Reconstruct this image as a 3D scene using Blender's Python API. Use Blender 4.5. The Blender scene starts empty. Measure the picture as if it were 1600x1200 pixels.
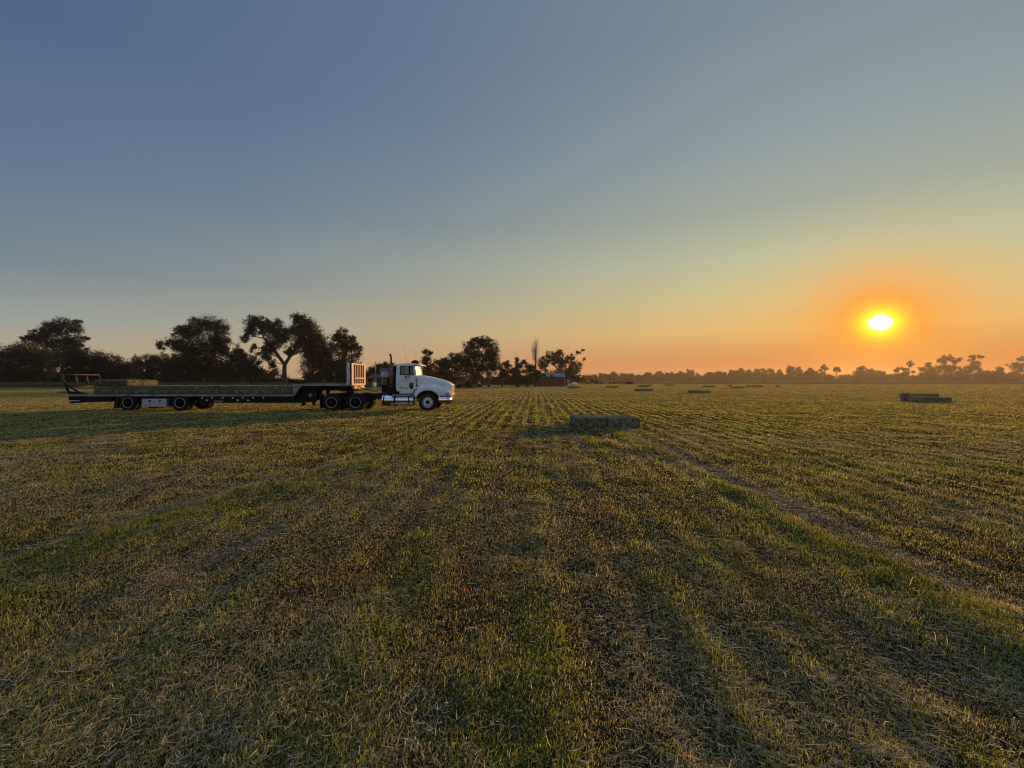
import bpy, bmesh, math, random
import numpy as np
from mathutils import Vector, Matrix

# ---------------------------------------------------------------- camera, sky, sun, exposure
sc = bpy.context.scene
COL = sc.collection
F = 760.0; HY = 593.0; CH = 1.75          # focal length in photo pixels, horizon row, eye height
cam = bpy.data.objects.new('camera', bpy.data.cameras.new('camera'))
COL.objects.link(cam); sc.camera = cam
cam.data.sensor_width = 36; cam.data.lens = 36*F/1600
cam.data.clip_start = 0.05; cam.data.clip_end = 6000
cam.location = (0, 0, CH); cam.rotation_euler = (math.pi/2-math.atan(7/F), 0, 0)
SUN_AZ = math.atan2(575, F); SUN_EL = math.radians(5.3)
SD = Vector((math.sin(SUN_AZ)*math.cos(SUN_EL), math.cos(SUN_AZ)*math.cos(SUN_EL), math.sin(SUN_EL)))
sun = bpy.data.objects.new('sun', bpy.data.lights.new('sun', 'SUN'))
COL.objects.link(sun)
sun.data.energy = 5.0; sun.data.angle = math.radians(0.6); sun.data.color = (1.0, 0.54, 0.22)
sun.rotation_euler = SD.to_track_quat('Z', 'Y').to_euler()
sc.view_settings.view_transform = 'Standard'; sc.view_settings.look = 'None'
sc.view_settings.exposure = 0.0; sc.view_settings.gamma = 1.0
sc.cycles.max_bounces = 6; sc.cycles.diffuse_bounces = 2; sc.cycles.transmission_bounces = 4
sc.cycles.transparent_max_bounces = 6; sc.cycles.volume_bounces = 0
sc.cycles.filter_width = 1.15

def lin(c):
    return tuple((v/255/12.92 if v/255 <= .04045 else ((v/255+.055)/1.055)**2.4) for v in c)

def build_world():
    w = bpy.data.worlds.new('World'); sc.world = w; w.use_nodes = True
    nt = w.node_tree; N = nt.nodes; L = nt.links
    bg = N['Background']
    def new(t, **k):
        n = N.new(t)
        for a, b in k.items(): setattr(n, a, b)
        return n
    def m(op, a, b=None, c=None, clamp=False):
        n = new('ShaderNodeMath', operation=op); n.use_clamp = clamp
        for i, v in enumerate((a, b, c)):
            if v is None: continue
            if isinstance(v, (int, float)): n.inputs[i].default_value = v
            else: L.new(v, n.inputs[i])
        return n.outputs[0]
    def ramp(fac, stops, ease='LINEAR'):
        n = new('ShaderNodeValToRGB'); r = n.color_ramp; r.interpolation = ease
        while len(r.elements) > 1: r.elements.remove(r.elements[-1])
        r.elements[0].position = stops[0][0]; r.elements[0].color = (*stops[0][1], 1)
        for p, c in stops[1:]:
            e = r.elements.new(p); e.color = (*c, 1)
        L.new(fac, n.inputs[0]); return n.outputs[0]
    def mix(f, a, b, mode='MIX'):
        n = new('ShaderNodeMix', data_type='RGBA', blend_type=mode)
        for i, v in ((0, f), (6, a), (7, b)):
            if isinstance(v, (int, float)): n.inputs[i].default_value = v
            elif isinstance(v, tuple): n.inputs[i].default_value = (*v, 1)
            else: L.new(v, n.inputs[i])
        return n.outputs[2]
    tc = new('ShaderNodeTexCoord')
    sep = new('ShaderNodeSeparateXYZ'); L.new(tc.outputs['Generated'], sep.inputs[0])
    x, y, z = sep.outputs
    z0 = m('MAXIMUM', z, 0.0)
    hl = m('SQRT', m('ADD', m('MULTIPLY', x, x), m('MULTIPLY', y, y)))
    hl = m('MAXIMUM', hl, .001)
    c = m('DIVIDE', m('ADD', m('MULTIPLY', x, math.sin(SUN_AZ)), m('MULTIPLY', y, math.cos(SUN_AZ))), hl)
    g = lambda v: (v, v, v)
    far = ramp(z0, [(0.0, lin((184, 156, 118))), (.035, lin((182, 166, 136))), (.09, lin((153, 159, 150))), (.17, lin((121, 137, 147))),
                    (.30, lin((98, 120, 145))), (.47, lin((79, 103, 139))), (.62, lin((78, 102, 138))), (.8, lin((110, 130, 158)))])
    near = ramp(z0, [(0.0, lin((182, 98, 46))), (.03, lin((203, 124, 62))), (.09, lin((226, 183, 108))), (.15, lin((212, 193, 136))), (.22, lin((190, 191, 155))),
                     (.30, lin((162, 170, 155))), (.40, lin((143, 158, 161))), (.55, lin((125, 141, 153))), (.68, lin((118, 136, 152))), (.85, lin((125, 143, 165)))])
    cf = m('MULTIPLY_ADD', c, .5, .5)
    fac = ramp(cf, [(.5, g(0)), (.56, g(0.0)), (.71, g(.15)), (.84, g(.38)), (.90, g(.55)), (.965, g(.80)), (1.0, g(1.0))])
    base = mix(fac, far, near)
    # sky opposite the sun boosted beyond its natural level as added fill light
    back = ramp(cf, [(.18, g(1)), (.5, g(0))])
    base = mix(back, base, mix(1.0, base, (BACK_FILL*1.04, BACK_FILL*1.0, BACK_FILL*.98), 'MULTIPLY'))
    # aureole round the sun
    sv = new('ShaderNodeVectorMath', operation='DISTANCE'); pass; sv.inputs[1].default_value = (0, 0, 0)
    df = new('ShaderNodeVectorMath', operation='SUBTRACT'); L.new(tc.outputs['Generated'], df.inputs[0]); df.inputs[1].default_value = SD
    sq = new('ShaderNodeVectorMath', operation='MULTIPLY'); L.new(df.outputs[0], sq.inputs[0]); sq.inputs[1].default_value = (.94, .94, 1.12)
    L.new(sq.outputs[0], sv.inputs[0]); d = sv.outputs['Value']
    h1 = ramp(d, [(0, g(.95)), (.045, g(.80)), (.085, g(.46)), (.13, g(.16)), (.19, g(.04)), (.26, g(0))], 'EASE')
    base = mix(h1, base, lin((255, 160, 48)))
    # thin streaks of cloud low down
    mp = new('ShaderNodeMapping'); L.new(tc.outputs['Generated'], mp.inputs[0]); mp.inputs['Scale'].default_value = (3, 3, 95)
    nz = new('ShaderNodeTexNoise'); L.new(mp.outputs[0], nz.inputs[0]); nz.inputs['Scale'].default_value = 1.6; nz.inputs['Detail'].default_value = 4
    st = ramp(nz.outputs[0], [(.56, g(0)), (.72, g(1))])
    low = ramp(z0, [(.02, g(0)), (.035, g(.42)), (.07, g(.34)), (.11, g(0))])
    base = mix(m('MULTIPLY', st, low), base, mix(.5, base, lin((214, 140, 108))))
    wob = m('MULTIPLY_ADD', m('SUBTRACT', nz.outputs[0], .5), .008, d)
    h2 = ramp(wob, [(0, g(1)), (.013, g(1)), (.021, g(.72)), (.029, g(.36)), (.038, g(.12)), (.052, g(0))], 'EASE')
    base = mix(h2, base, (1.4, 1.15, .03))
    h3 = ramp(wob, [(0, g(1)), (.0098, g(1)), (.0165, g(0))], 'EASE')
    base = mix(h3, base, (3.0, 3.0, 2.6))
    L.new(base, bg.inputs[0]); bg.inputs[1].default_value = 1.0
BACK_FILL = 1.85
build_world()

# ---------------------------------------------------------------- helpers
R = np.random.default_rng(7); random.seed(7)

def P(px, py, D):            # a point that stands at photo pixel (px, py) at distance D
    return Vector(((px-800)/F*D, D, CH+(HY-py)/F*D))

def hsh(ix, iy, s):
    n = (ix.astype(np.int64)*374761393 + iy.astype(np.int64)*668265263 + s*1442695041) & 0xffffffff
    n = ((n ^ (n >> 13))*1274126177) & 0xffffffff
    return ((n ^ (n >> 16)) & 0xffff)/65535.0
def vn(x, y, s=0):
    x = np.asarray(x, float); y = np.asarray(y, float)
    ix = np.floor(x); iy = np.floor(y); fx = x-ix; fy = y-iy
    fx = fx*fx*(3-2*fx); fy = fy*fy*(3-2*fy)
    a = hsh(ix, iy, s); b = hsh(ix+1, iy, s); c = hsh(ix, iy+1, s); d = hsh(ix+1, iy+1, s)
    return (a*(1-fx)+b*fx)*(1-fy)+(c*(1-fx)+d*fx)*fy
def fbm(x, y, s=0, o=3):
    t = 0; a = .5
    for i in range(o):
        t = t+a*vn(x*2**i, y*2**i, s+i*17); a *= .5
    return t/(1-.5**o)
def sstep(a, b, x):
    t = np.clip((x-a)/(b-a), 0, 1); return t*t*(3-2*t)

RS = 35/F                                     # the mowing rows run towards photo column 835
def rowcoord(x, y): return x-RS*y
def rowmask(x, y):                            # where the raked rows show
    p = rowcoord(x, y)
    return sstep(-9, -2, p+0.0*y)*(.28+.72*sstep(9, 24, y))
STRIPS = [(3.36, .24, 1.15), (2.2, .16, .75), (.1, .2, .55), (-.95, .2, .55), (5.6, .22, .55), (1.2, .15, .55), (8.1, .3, .5), (-2.1, .2, .45), (6.9, .2, .4), (4.6, .15, .4), (9.6, .3, .5), (11.4, .3, .5)]
def lcurve(y):                                # the green track on the left bends away from the rows
    return np.interp(y, [0, 4.3, 6.4, 8, 10, 13, 18, 30], [-4.7, -4.5, -4.2, -3.85, -3.2, -1.9, .3, 5])
def green(x, y):
    p = x-.008*y+(fbm(x*.8, y*.5, 5, 2)-.5)*.25
    g = np.zeros_like(p)
    for c, w, a in STRIPS:
        g = np.maximum(g, a*np.exp(-((p-c)/w)**2)*(.35+.65*sstep(.3, .6, vn(y*.6+c*9, p*.1, 41))))
    lw = .34+.2*vn(y*.7, y*0, 77)
    g = np.maximum(g, 1.1*np.exp(-((x-lcurve(y)-(fbm(x*1.1, y*.8, 8, 2)-.5)*.7)/lw)**2)*sstep(20, 12, y))
    n = fbm(x*.55, y*.4, 3, 3)
    return np.clip(g*.95+sstep(.45, .75, n)*.38-.05, 0, 1)
def tracks(x, y):                             # pale flattened tyre tracks
    p = x-.008*y+(fbm(x*.7, y*.4, 15, 2)-.5)*.15
    t = np.exp(-((p-3.84)/.15)**2)*(.45+.55*sstep(.30, .62, vn(y*.33, y*0, 6)))*sstep(3.2, 4.6, y)*sstep(24, 14, y)
    t = np.maximum(t, .45*np.exp(-((p-1.7)/.14)**2)*sstep(.4, .7, vn(y*.4+7, y*0, 9)))
    xl = x+(fbm(x*.9, y*.7, 25, 2)-.5)*.3
    t = np.maximum(t, .55*np.exp(-((xl-lcurve(y)+.62)/.12)**2)*sstep(14, 9, y))
    t = np.maximum(t, .38*np.exp(-((xl-lcurve(y)-1.45)/.16)**2)*sstep(12, 7, y)*sstep(.3,.6,vn(y*.9, y*0, 44)))
    return t
def H(x, y):
    x = np.asarray(x, float); y = np.asarray(y, float)
    p = rowcoord(x, y)
    d = np.sqrt(x*x+y*y)
    ph = p/.50+ (fbm(x*.15, y*.06, 30, 2)-.5)*1.2
    row = np.maximum(np.sin(ph*2*math.pi), -.35)*rowmask(x, y)*(.4+.9*vn(p*1.3, y*.18, 61))
    h = .026*row*sstep(200, 60, d)
    h += (fbm(x*1.1, y*.7, 1, 3)-.5)*.065*sstep(300, 60, d)
    h += (fbm(x*3.3, y*2.4, 19, 2)-.5)*.042*sstep(70, 25, d)
    h += (fbm(x*.12, y*.12, 2, 2)-.5)*.10
    h -= tracks(x, y)*.022
    h += green(x, y)*.02
    return h-.0

def np_mesh(name, V, Fc, col=None, tri=True):
    """V (n,3) vertices, Fc (m,k) faces of k corners each"""
    me = bpy.data.meshes.new(name); k = Fc.shape[1]; m = len(Fc)
    me.vertices.add(len(V)); me.vertices.foreach_set('co', V.astype(np.float32).ravel())
    me.loops.add(m*k); me.loops.foreach_set('vertex_index', Fc.astype(np.int32).ravel())
    me.polygons.add(m); me.polygons.foreach_set('loop_start', (np.arange(m)*k).astype(np.int32))
    me.update(calc_edges=True)
    if col is not None:
        a = me.color_attributes.new('Col', 'FLOAT_COLOR', 'POINT')
        a.data.foreach_set('color', np.concatenate([col, np.ones((len(col), 1))], 1).astype(np.float32).ravel())
    return me
def link(name, me, mat=None, parent=None, **props):
    o = bpy.data.objects.new(name, me); COL.objects.link(o)
    if mat is not None:
        me.materials.append(mat)
    if parent is not None: o.parent = parent
    for k, v in props.items(): o[k] = v
    return o
def smooth(me):
    me.polygons.foreach_set('use_smooth', np.ones(len(me.polygons), bool)); return me
def empty(name, loc, rz=0, **props):
    o = bpy.data.objects.new(name, None); COL.objects.link(o); o.location = loc; o.rotation_euler = (0, 0, rz)
    o.empty_display_size = .2
    for k, v in props.items(): o[k] = v
    return o

class MB:
    """collects shapes into one mesh"""
    def __init__(s): s.bm = bmesh.new(); s.mi = 0
    def _f(s, vs):
        try: f = s.bm.faces.new(vs); f.material_index = s.mi; return f
        except ValueError: return None
    def box(s, x0, x1, y0, y1, z0, z1, bev=0):
        v = [s.bm.verts.new(p) for p in ((x0,y0,z0),(x1,y0,z0),(x1,y1,z0),(x0,y1,z0),(x0,y0,z1),(x1,y0,z1),(x1,y1,z1),(x0,y1,z1))]
        fs = [s._f([v[i] for i in q]) for q in ((0,3,2,1),(4,5,6,7),(0,1,5,4),(1,2,6,5),(2,3,7,6),(3,0,4,7))]
        if bev:
            es = list({e for f in fs for e in f.edges})
            r = bmesh.ops.bevel(s.bm, geom=es, offset=bev, segments=2, affect='EDGES', profile=.6)
            for f in r['faces']: f.material_index = s.mi
        return s
    def prism(s, pts, y0, y1, bev=0):                      # (x, z) outline swept along y
        a = [s.bm.verts.new((p[0], y0, p[1])) for p in pts]; b = [s.bm.verts.new((p[0], y1, p[1])) for p in pts]
        n = len(pts); fs = [s._f(a), s._f(list(reversed(b)))]
        for i in range(n): fs.append(s._f([a[i], b[i], b[(i+1) % n], a[(i+1) % n]]))
        fs = [f for f in fs if f]
        bmesh.ops.recalc_face_normals(s.bm, faces=fs)
        if bev:
            es = list({e for f in fs[:2] for e in f.edges})
            bmesh.ops.bevel(s.bm, geom=es, offset=bev, segments=2, affect='EDGES')
        return s
    def tube(s, pts, r, n=10, caps=True):
        pts = [Vector(p) for p in pts]; rs = r if isinstance(r, (list, tuple)) else [r]*len(pts)
        rings = []
        for i, p in enumerate(pts):
            t = (pts[min(i+1, len(pts)-1)]-pts[max(i-1, 0)]).normalized()
            u = t.cross(Vector((0, 0, 1)) if abs(t.z) < .9 else Vector((1, 0, 0))).normalized(); w = t.cross(u)
            rings.append([s.bm.verts.new(p+(u*math.cos(2*math.pi*k/n)+w*math.sin(2*math.pi*k/n))*rs[i]) for k in range(n)])
        for a, b in zip(rings, rings[1:]):
            for k in range(n):
                f = s._f([a[k], a[(k+1) % n], b[(k+1) % n], b[k]])
                if f: f.smooth = True
        if caps: s._f(list(reversed(rings[0]))); s._f(rings[-1])
        return s
    def lathe(s, prof, c, axis='Y', n=32):                # prof: (distance along the axis, radius)
        c = Vector(c); rings = []
        for d, r in prof:
            ring = []
            for k in range(n):
                a = 2*math.pi*k/n; q = (math.cos(a)*r, math.sin(a)*r)
                ring.append(s.bm.verts.new(c+(Vector((q[0], d, q[1])) if axis == 'Y' else Vector((d, q[0], q[1])) if axis == 'X' else Vector((q[0], q[1], d)))))
            rings.append(ring)
        for a, b in zip(rings, rings[1:]):
            for k in range(n):
                f = s._f([a[k], a[(k+1) % n], b[(k+1) % n], b[k]])
                if f: f.smooth = True
        if prof[0][1] > 1e-4: s._f(list(reversed(rings[0])))
        if prof[-1][1] > 1e-4: s._f(rings[-1])
        return s
    def grid(s, rows, close=False, sm=True):
        vs = [[s.bm.verts.new(p) for p in r] for r in rows]
        for a, b in zip(vs, vs[1:]):
            m = len(a); rng = range(m if close else m-1)
            for k in rng:
                f = s._f([a[k], a[(k+1) % m], b[(k+1) % m], b[k]])
                if f: f.smooth = sm
        return vs
    def build(s, name, mat, parent=None, normals=True, **props):
        if normals: bmesh.ops.recalc_face_normals(s.bm, faces=s.bm.faces[:])
        me = bpy.data.meshes.new(name); s.bm.to_mesh(me); s.bm.free()
        mats = mat if isinstance(mat, (list, tuple)) else [mat]
        o = bpy.data.objects.new(name, me); COL.objects.link(o)
        for m in mats: me.materials.append(m)
        if parent is not None: o.parent = parent
        for k, v in props.items(): o[k] = v
        return o

# ---------------------------------------------------------------- materials
def mat(name, col, rough=.6, metal=0, var=.15, scale=6, col2=None, bump=0, spec=.5, stretch=(1, 1, 1), trans=0, coat=0, detail=4):
    m = bpy.data.materials.new(name); m.use_nodes = True
    N = m.node_tree.nodes; L = m.node_tree.links; b = N['Principled BSDF']
    b.inputs['Roughness'].default_value = rough; b.inputs['Metallic'].default_value = metal
    b.inputs['Specular IOR Level'].default_value = spec; b.inputs['Coat Weight'].default_value = coat
    tc = N.new('ShaderNodeTexCoord'); mp = N.new('ShaderNodeMapping'); mp.inputs['Scale'].default_value = stretch
    L.new(tc.outputs['Object'], mp.inputs[0])
    nz = N.new('ShaderNodeTexNoise'); nz.inputs['Scale'].default_value = scale; nz.inputs['Detail'].default_value = detail; nz.inputs['Roughness'].default_value = .65
    L.new(mp.outputs[0], nz.inputs[0])
    r = N.new('ShaderNodeValToRGB'); e = r.color_ramp.elements
    c2 = col2 or tuple(c*(1-var*1.6) for c in col)
    e[0].position = .32; e[0].color = (*c2, 1); e[1].position = .66; e[1].color = (*[min(1, c*(1+var*.5)) for c in col], 1)
    L.new(nz.outputs[0], r.inputs[0]); L.new(r.outputs[0], b.inputs['Base Color'])
    rr = N.new('ShaderNodeMath'); rr.operation = 'MULTIPLY_ADD'; rr.inputs[1].default_value = .25*rough; rr.inputs[2].default_value = rough*.88
    L.new(nz.outputs[0], rr.inputs[0]); L.new(rr.outputs[0], b.inputs['Roughness'])
    if bump:
        bp = N.new('ShaderNodeBump'); bp.inputs['Strength'].default_value = bump; bp.inputs['Distance'].default_value = .02
        L.new(nz.outputs[0], bp.inputs['Height']); L.new(bp.outputs[0], b.inputs['Normal'])
    if trans:
        t = N.new('ShaderNodeBsdfTranslucent'); L.new(r.outputs[0], t.inputs[0])
        mx = N.new('ShaderNodeMixShader'); mx.inputs[0].default_value = trans
        L.new(b.outputs[0], mx.inputs[1]); L.new(t.outputs[0], mx.inputs[2]); L.new(mx.outputs[0], N['Material Output'].inputs[0])
    return m
def attr_mat(name, rough=.7, trans=.35, gain=1.0, tint=(1, 1, 1), spec=.25):
    m = bpy.data.materials.new(name); m.use_nodes = True
    N = m.node_tree.nodes; L = m.node_tree.links; b = N['Principled BSDF']
    a = N.new('ShaderNodeVertexColor'); a.layer_name = 'Col'
    L.new(a.outputs[0], b.inputs['Base Color']); b.inputs['Roughness'].default_value = rough; b.inputs['Specular IOR Level'].default_value = spec
    t = N.new('ShaderNodeBsdfTranslucent')
    mm = N.new('ShaderNodeMix'); mm.data_type = 'RGBA'; mm.blend_type = 'MULTIPLY'; mm.inputs[0].default_value = 1
    L.new(a.outputs[0], mm.inputs[6]); mm.inputs[7].default_value = (*tint, 1); L.new(mm.outputs[2], t.inputs[0])
    mx = N.new('ShaderNodeMixShader'); mx.inputs[0].default_value = trans
    L.new(b.outputs[0], mx.inputs[1]); L.new(t.outputs[0], mx.inputs[2]); L.new(mx.outputs[0], N['Material Output'].inputs[0])
    return m

M = {}
M['white'] = mat('white_paint', (.72, .73, .74), .28, var=.09, scale=1.6, coat=.5, col2=(.58, .57, .55))
M['white_dull'] = mat('dull_white_paint', (.62, .62, .62), .5, var=.15, scale=4)
M['chrome'] = mat('chrome', (.75, .75, .76), .13, 1.0, var=.05, scale=5)
M['bars'] = mat('sun_tinted_rack_paint', (.40, .275, .19), .6, var=.2, scale=5)  # low sun's orange warmth mixed into the paint colour
M['frontrim'] = mat('polished_rim', (.82, .82, .82), .3, .3, var=.15, scale=7)
M['rim'] = mat('rim_aluminium', (.42, .42, .42), .38, .25, var=.2, scale=7)
M['alu'] = mat('aluminium', (.52, .52, .52), .38, .85, var=.25, scale=7, col2=(.22, .21, .2))
M['rail'] = mat('weathered_rail', (.30, .30, .29), .6, .35, var=.3, scale=2.2, col2=(.06, .055, .05), stretch=(1, 1, 4))
M['black'] = mat('black_frame', (.008, .0078, .0078), .75, var=.3, scale=8, spec=.15)
M['rubber'] = mat('tyre_rubber', (.013, .0125, .012), .9, var=.3, scale=10, bump=.2, spec=.25)
M['dark'] = mat('dark_recess', (.006, .006, .006), .8)
M['glass'] = mat('dark_glass', (.012, .013, .015), .06, var=.1, spec=.7)
M['dusty'] = mat('dusty_glass', (.86, .80, .70), .35, var=.06, scale=12, coat=.4)
M['rust_shade'] = mat('rust_and_rack_shade', (.20, .13, .085), .6, .35, var=.4, scale=9, col2=(.09, .055, .035))
M['amber'] = mat('amber_lens', (.45, .10, .02), .2, var=.1)
M['redlens'] = mat('red_lens', (.30, .02, .015), .25)
M['wood'] = mat('deck_planks', (.16, .11, .07), .8, var=.4, scale=4, stretch=(.4, 6, 1))
M['redsteel'] = mat('rusty_red_steel', (.08, .045, .035), .6, .1, var=.35, scale=9)
M['lamp'] = mat('headlamp_glass', (.7, .7, .68), .1, var=.05, coat=.5)
M['ink'] = mat('black_lettering', (.02, .025, .03), .5)
M['greyink'] = mat('grey_lettering', (.17, .21, .22), .5)
M['boxwhite'] = mat('toolbox_paint', (.36, .37, .38), .45, .2, var=.15, scale=3)
M['bark'] = mat('bark', (.055, .042, .032), .9, var=.4, scale=3, bump=.4, stretch=(2, 2, .5))
M['deadwood'] = mat('dead_wood', (.36, .31, .25), .85, var=.3, scale=3)
M['barnred'] = mat('barn_red', (.12, .024, .02), .75, var=.35, scale=1.2, stretch=(3, 3, .4))
M['tin'] = mat('tin_roof', (.26, .29, .32), .5, .4, var=.35, scale=1.2, col2=(.10, .11, .12), stretch=(2, .4, 1))
M['siding'] = mat('white_siding', (.38, .40, .44), .6, var=.1, scale=1)
M['shingle'] = mat('dark_shingles', (.06, .065, .07), .85, var=.3, scale=2)
M['brick'] = mat('dark_brick', (.10, .06, .045), .85, var=.3, scale=3)
M['tractor'] = mat('green_paint', (.016, .055, .022), .4, var=.2, scale=4)
M['yellow'] = mat('yellow_paint', (.50, .36, .05), .45, var=.15, scale=4)
M['hose'] = mat('hose', (.02, .03, .035), .5)
M['leaf'] = attr_mat('leaves', .65, .30, tint=(1.2, 1.15, .6), spec=.2)
M['grass'] = attr_mat('grass_blades', .6, .52, tint=(1.35, 1.2, .6), spec=.3)
M['straw'] = attr_mat('straw', .5, .30, tint=(1.1, 1.0, .8), spec=.45)

def field_mat():
    m = bpy.data.materials.new('field_soil_and_stubble'); m.use_nodes = True
    N = m.node_tree.nodes; L = m.node_tree.links; b = N['Principled BSDF']; b.inputs['Roughness'].default_value = .95; b.inputs['Specular IOR Level'].default_value = .1
    a = N.new('ShaderNodeVertexColor'); a.layer_name = 'Col'
    g = N.new('ShaderNodeNewGeometry')
    n1 = N.new('ShaderNodeTexNoise'); n1.inputs['Scale'].default_value = 14; n1.inputs['Detail'].default_value = 6; n1.inputs['Roughness'].default_value = .7
    L.new(g.outputs['Position'], n1.inputs[0])
    mp = N.new('ShaderNodeMapping'); mp.inputs['Scale'].default_value = (1, .5, 1); L.new(g.outputs['Position'], mp.inputs[0])
    n2 = N.new('ShaderNodeTexNoise'); n2.inputs['Scale'].default_value = .9; n2.inputs['Detail'].default_value = 5; L.new(mp.outputs[0], n2.inputs[0])
    r = N.new('ShaderNodeValToRGB'); r.color_ramp.elements[0].position = .3; r.color_ramp.elements[0].color = (.45, .42, .38, 1)
    r.color_ramp.elements[1].position = .72; r.color_ramp.elements[1].color = (1.35, 1.3, 1.2, 1); L.new(n1.outputs[0], r.inputs[0])
    r2 = N.new('ShaderNodeValToRGB'); r2.color_ramp.elements[0].position = .3; r2.color_ramp.elements[0].color = (.62, .66, .6, 1)
    r2.color_ramp.elements[1].position = .7; r2.color_ramp.elements[1].color = (1.25, 1.2, 1.15, 1); L.new(n2.outputs[0], r2.inputs[0])
    def mul(p, q):
        x = N.new('ShaderNodeMix'); x.data_type = 'RGBA'; x.blend_type = 'MULTIPLY'; x.inputs[0].default_value = 1
        L.new(p, x.inputs[6]); L.new(q, x.inputs[7]); return x.outputs[2]
    L.new(mul(mul(a.outputs[0], r.outputs[0]), r2.outputs[0]), b.inputs['Base Color']); b.inputs['Specular IOR Level'].default_value = 0
    bp = N.new('ShaderNodeBump'); bp.inputs['Strength'].default_value = .6; bp.inputs['Distance'].default_value = .03
    L.new(n1.outputs[0], bp.inputs['Height']); L.new(bp.outputs[0], b.inputs['Normal'])
    return m

# ---------------------------------------------------------------- the field
def build_field():
    ys = [-1500, -300, -60, -12, -3, -1, 0.2]+list(np.geomspace(1.0, 60, 400))+list(np.geomspace(61.5, 1500, 110))
    s = np.linspace(-1, 1, 421); X = []; Y = []
    for y in ys:
        w = 1.25*max(y, 1.5)+5
        xs = np.clip(s*w, -1490, 1490)
        ex = [-1500, -1495, -max(w*1.2+20, 0) if w*1.2+20 < 1490 else -1492]
        row = np.concatenate([ex, xs, [-ex[2], 1495, 1500]])
        X.append(row); Y.append(np.full(len(row), y))
    X = np.array(X); Y = np.array(Y); Z = H(X, Y)
    n, m = X.shape
    V = np.stack([X, Y, Z], -1).reshape(-1, 3)
    i = np.arange(n-1)[:, None]*m+np.arange(m-1)[None]
    Fc = np.stack([i, i+1, i+1+m, i+m], -1).reshape(-1, 4)
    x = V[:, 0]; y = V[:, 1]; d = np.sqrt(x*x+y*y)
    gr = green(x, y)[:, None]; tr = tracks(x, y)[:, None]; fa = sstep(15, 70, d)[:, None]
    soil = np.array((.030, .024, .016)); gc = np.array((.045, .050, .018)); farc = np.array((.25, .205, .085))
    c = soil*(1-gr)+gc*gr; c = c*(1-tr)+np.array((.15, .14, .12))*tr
    c = c*(1-fa)+farc*fa*(1-.45*sstep(110, 220, d)[:, None])  # far field darkened, shade of the tree line put into the colour
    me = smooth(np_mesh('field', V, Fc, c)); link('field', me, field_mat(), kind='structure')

def palette(x, y, n):
    g = green(x, y); t = tracks(x, y); br = .9*fbm(x*.9+50, y*.7, 12, 2)
    u = R.random(n)
    G = np.array(((.080, .130, .020), (.140, .175, .026), (.215, .215, .040)))
    D = np.array(((.28, .24, .125), (.20, .155, .075), (.34, .30, .19), (.14, .105, .055)))
    rw = np.sin((rowcoord(x, y)/.50+(fbm(x*.15, y*.06, 30, 2)-.5)*1.2)*2*math.pi)*sstep(-9, -2, x)*sstep(3, 9, y)*(.35+1.0*vn(rowcoord(x, y)*.9, y*.15, 62))+.8*np.sin(rowcoord(x, y)/1.3*2*math.pi+2*fbm(x*.2, y*.1, 33, 2))*sstep(-9, -3, x)*sstep(1.5, 3.5, y)
    pg = np.clip(.50+.66*g-.45*t-.04*sstep(30, 60, y)+.19*rw*(1-.4*sstep(25, 70, y)), .03, .97)
    c = G[R.integers(0, 3, n)]; dd = D[np.minimum((R.random(n)*4).astype(int), 3)]
    # browner patches
    bm = (R.random(n) < sstep(.56, .78, br)*.55); dd[bm] = np.array((.22, .135, .06))
    dry = u > pg; c[dry] = dd[dry]
    c = c*(1.2+2.4*R.random(n)**1.5)[:, None]*(1+.10*rw)[:, None]
    c = c*(1-.28*np.clip(g, 0, 1)*sstep(30, 12, y))[:, None]; pl = np.clip(t*1.3, 0, 1)[:, None]*(R.random(n)[:, None] < .7); c = c*(1-pl)+np.array((.36, .33, .26))*pl
    k = (.60*sstep(14, 55, y))[:, None]; c = c*(1-k)+np.array((.27, .215, .095))*k*(c.sum(1)/c.sum(1).mean())[:, None]
    return c, g, t

def blades(x, y, h, w, lean, c, seg2=True):
    n = len(x); z = H(x, y)-.006
    a = R.random(n)*2*math.pi; ca, sa = np.cos(a), np.sin(a)
    la = R.random(n)*2*math.pi; lx, ly = np.cos(la)*lean*h, np.sin(la)*lean*h
    up = h*np.sqrt(np.clip(1-lean**2*.6, .08, 1))
    b = np.stack([x, y, z], -1); s = np.stack([ca*w/2, sa*w/2, np.zeros(n)], -1)
    if seg2:
        mid = b+np.stack([lx*.36, ly*.36, up*.75], -1); tip = b+np.stack([lx, ly, up*R.uniform(.45, 1.15, n)], -1)
        V = np.stack([b-s, b+s, mid-s*.75, mid+s*.75, tip], 1).reshape(-1, 3)
        k = (np.arange(n)*5)[:, None, None]
        Fc = (k+np.array([[0, 1, 3], [0, 3, 2], [2, 3, 4]])[None]).reshape(-1, 3)
        return V, Fc, np.repeat(c, 5, 0)
    tip = b+np.stack([lx, ly, up], -1)
    V = np.stack([b-s, b+s, tip], 1).reshape(-1, 3)
    return V, np.arange(n*3).reshape(-1, 3), np.repeat(c, 3, 0)

def scatter(n, d0, d1, power, side=1.22, pad=2.0):
    """n ground points, density falling as distance**-power between d0 and d1"""
    u = R.random(n); q = 2-power
    y = np.exp(np.log(d0)+u*np.log(d1/d0)) if abs(q) < 1e-6 else (d0**q+u*(d1**q-d0**q))**(1/q)
    return (R.random(n)*2-1)*(side*y+pad*.5), y

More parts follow.
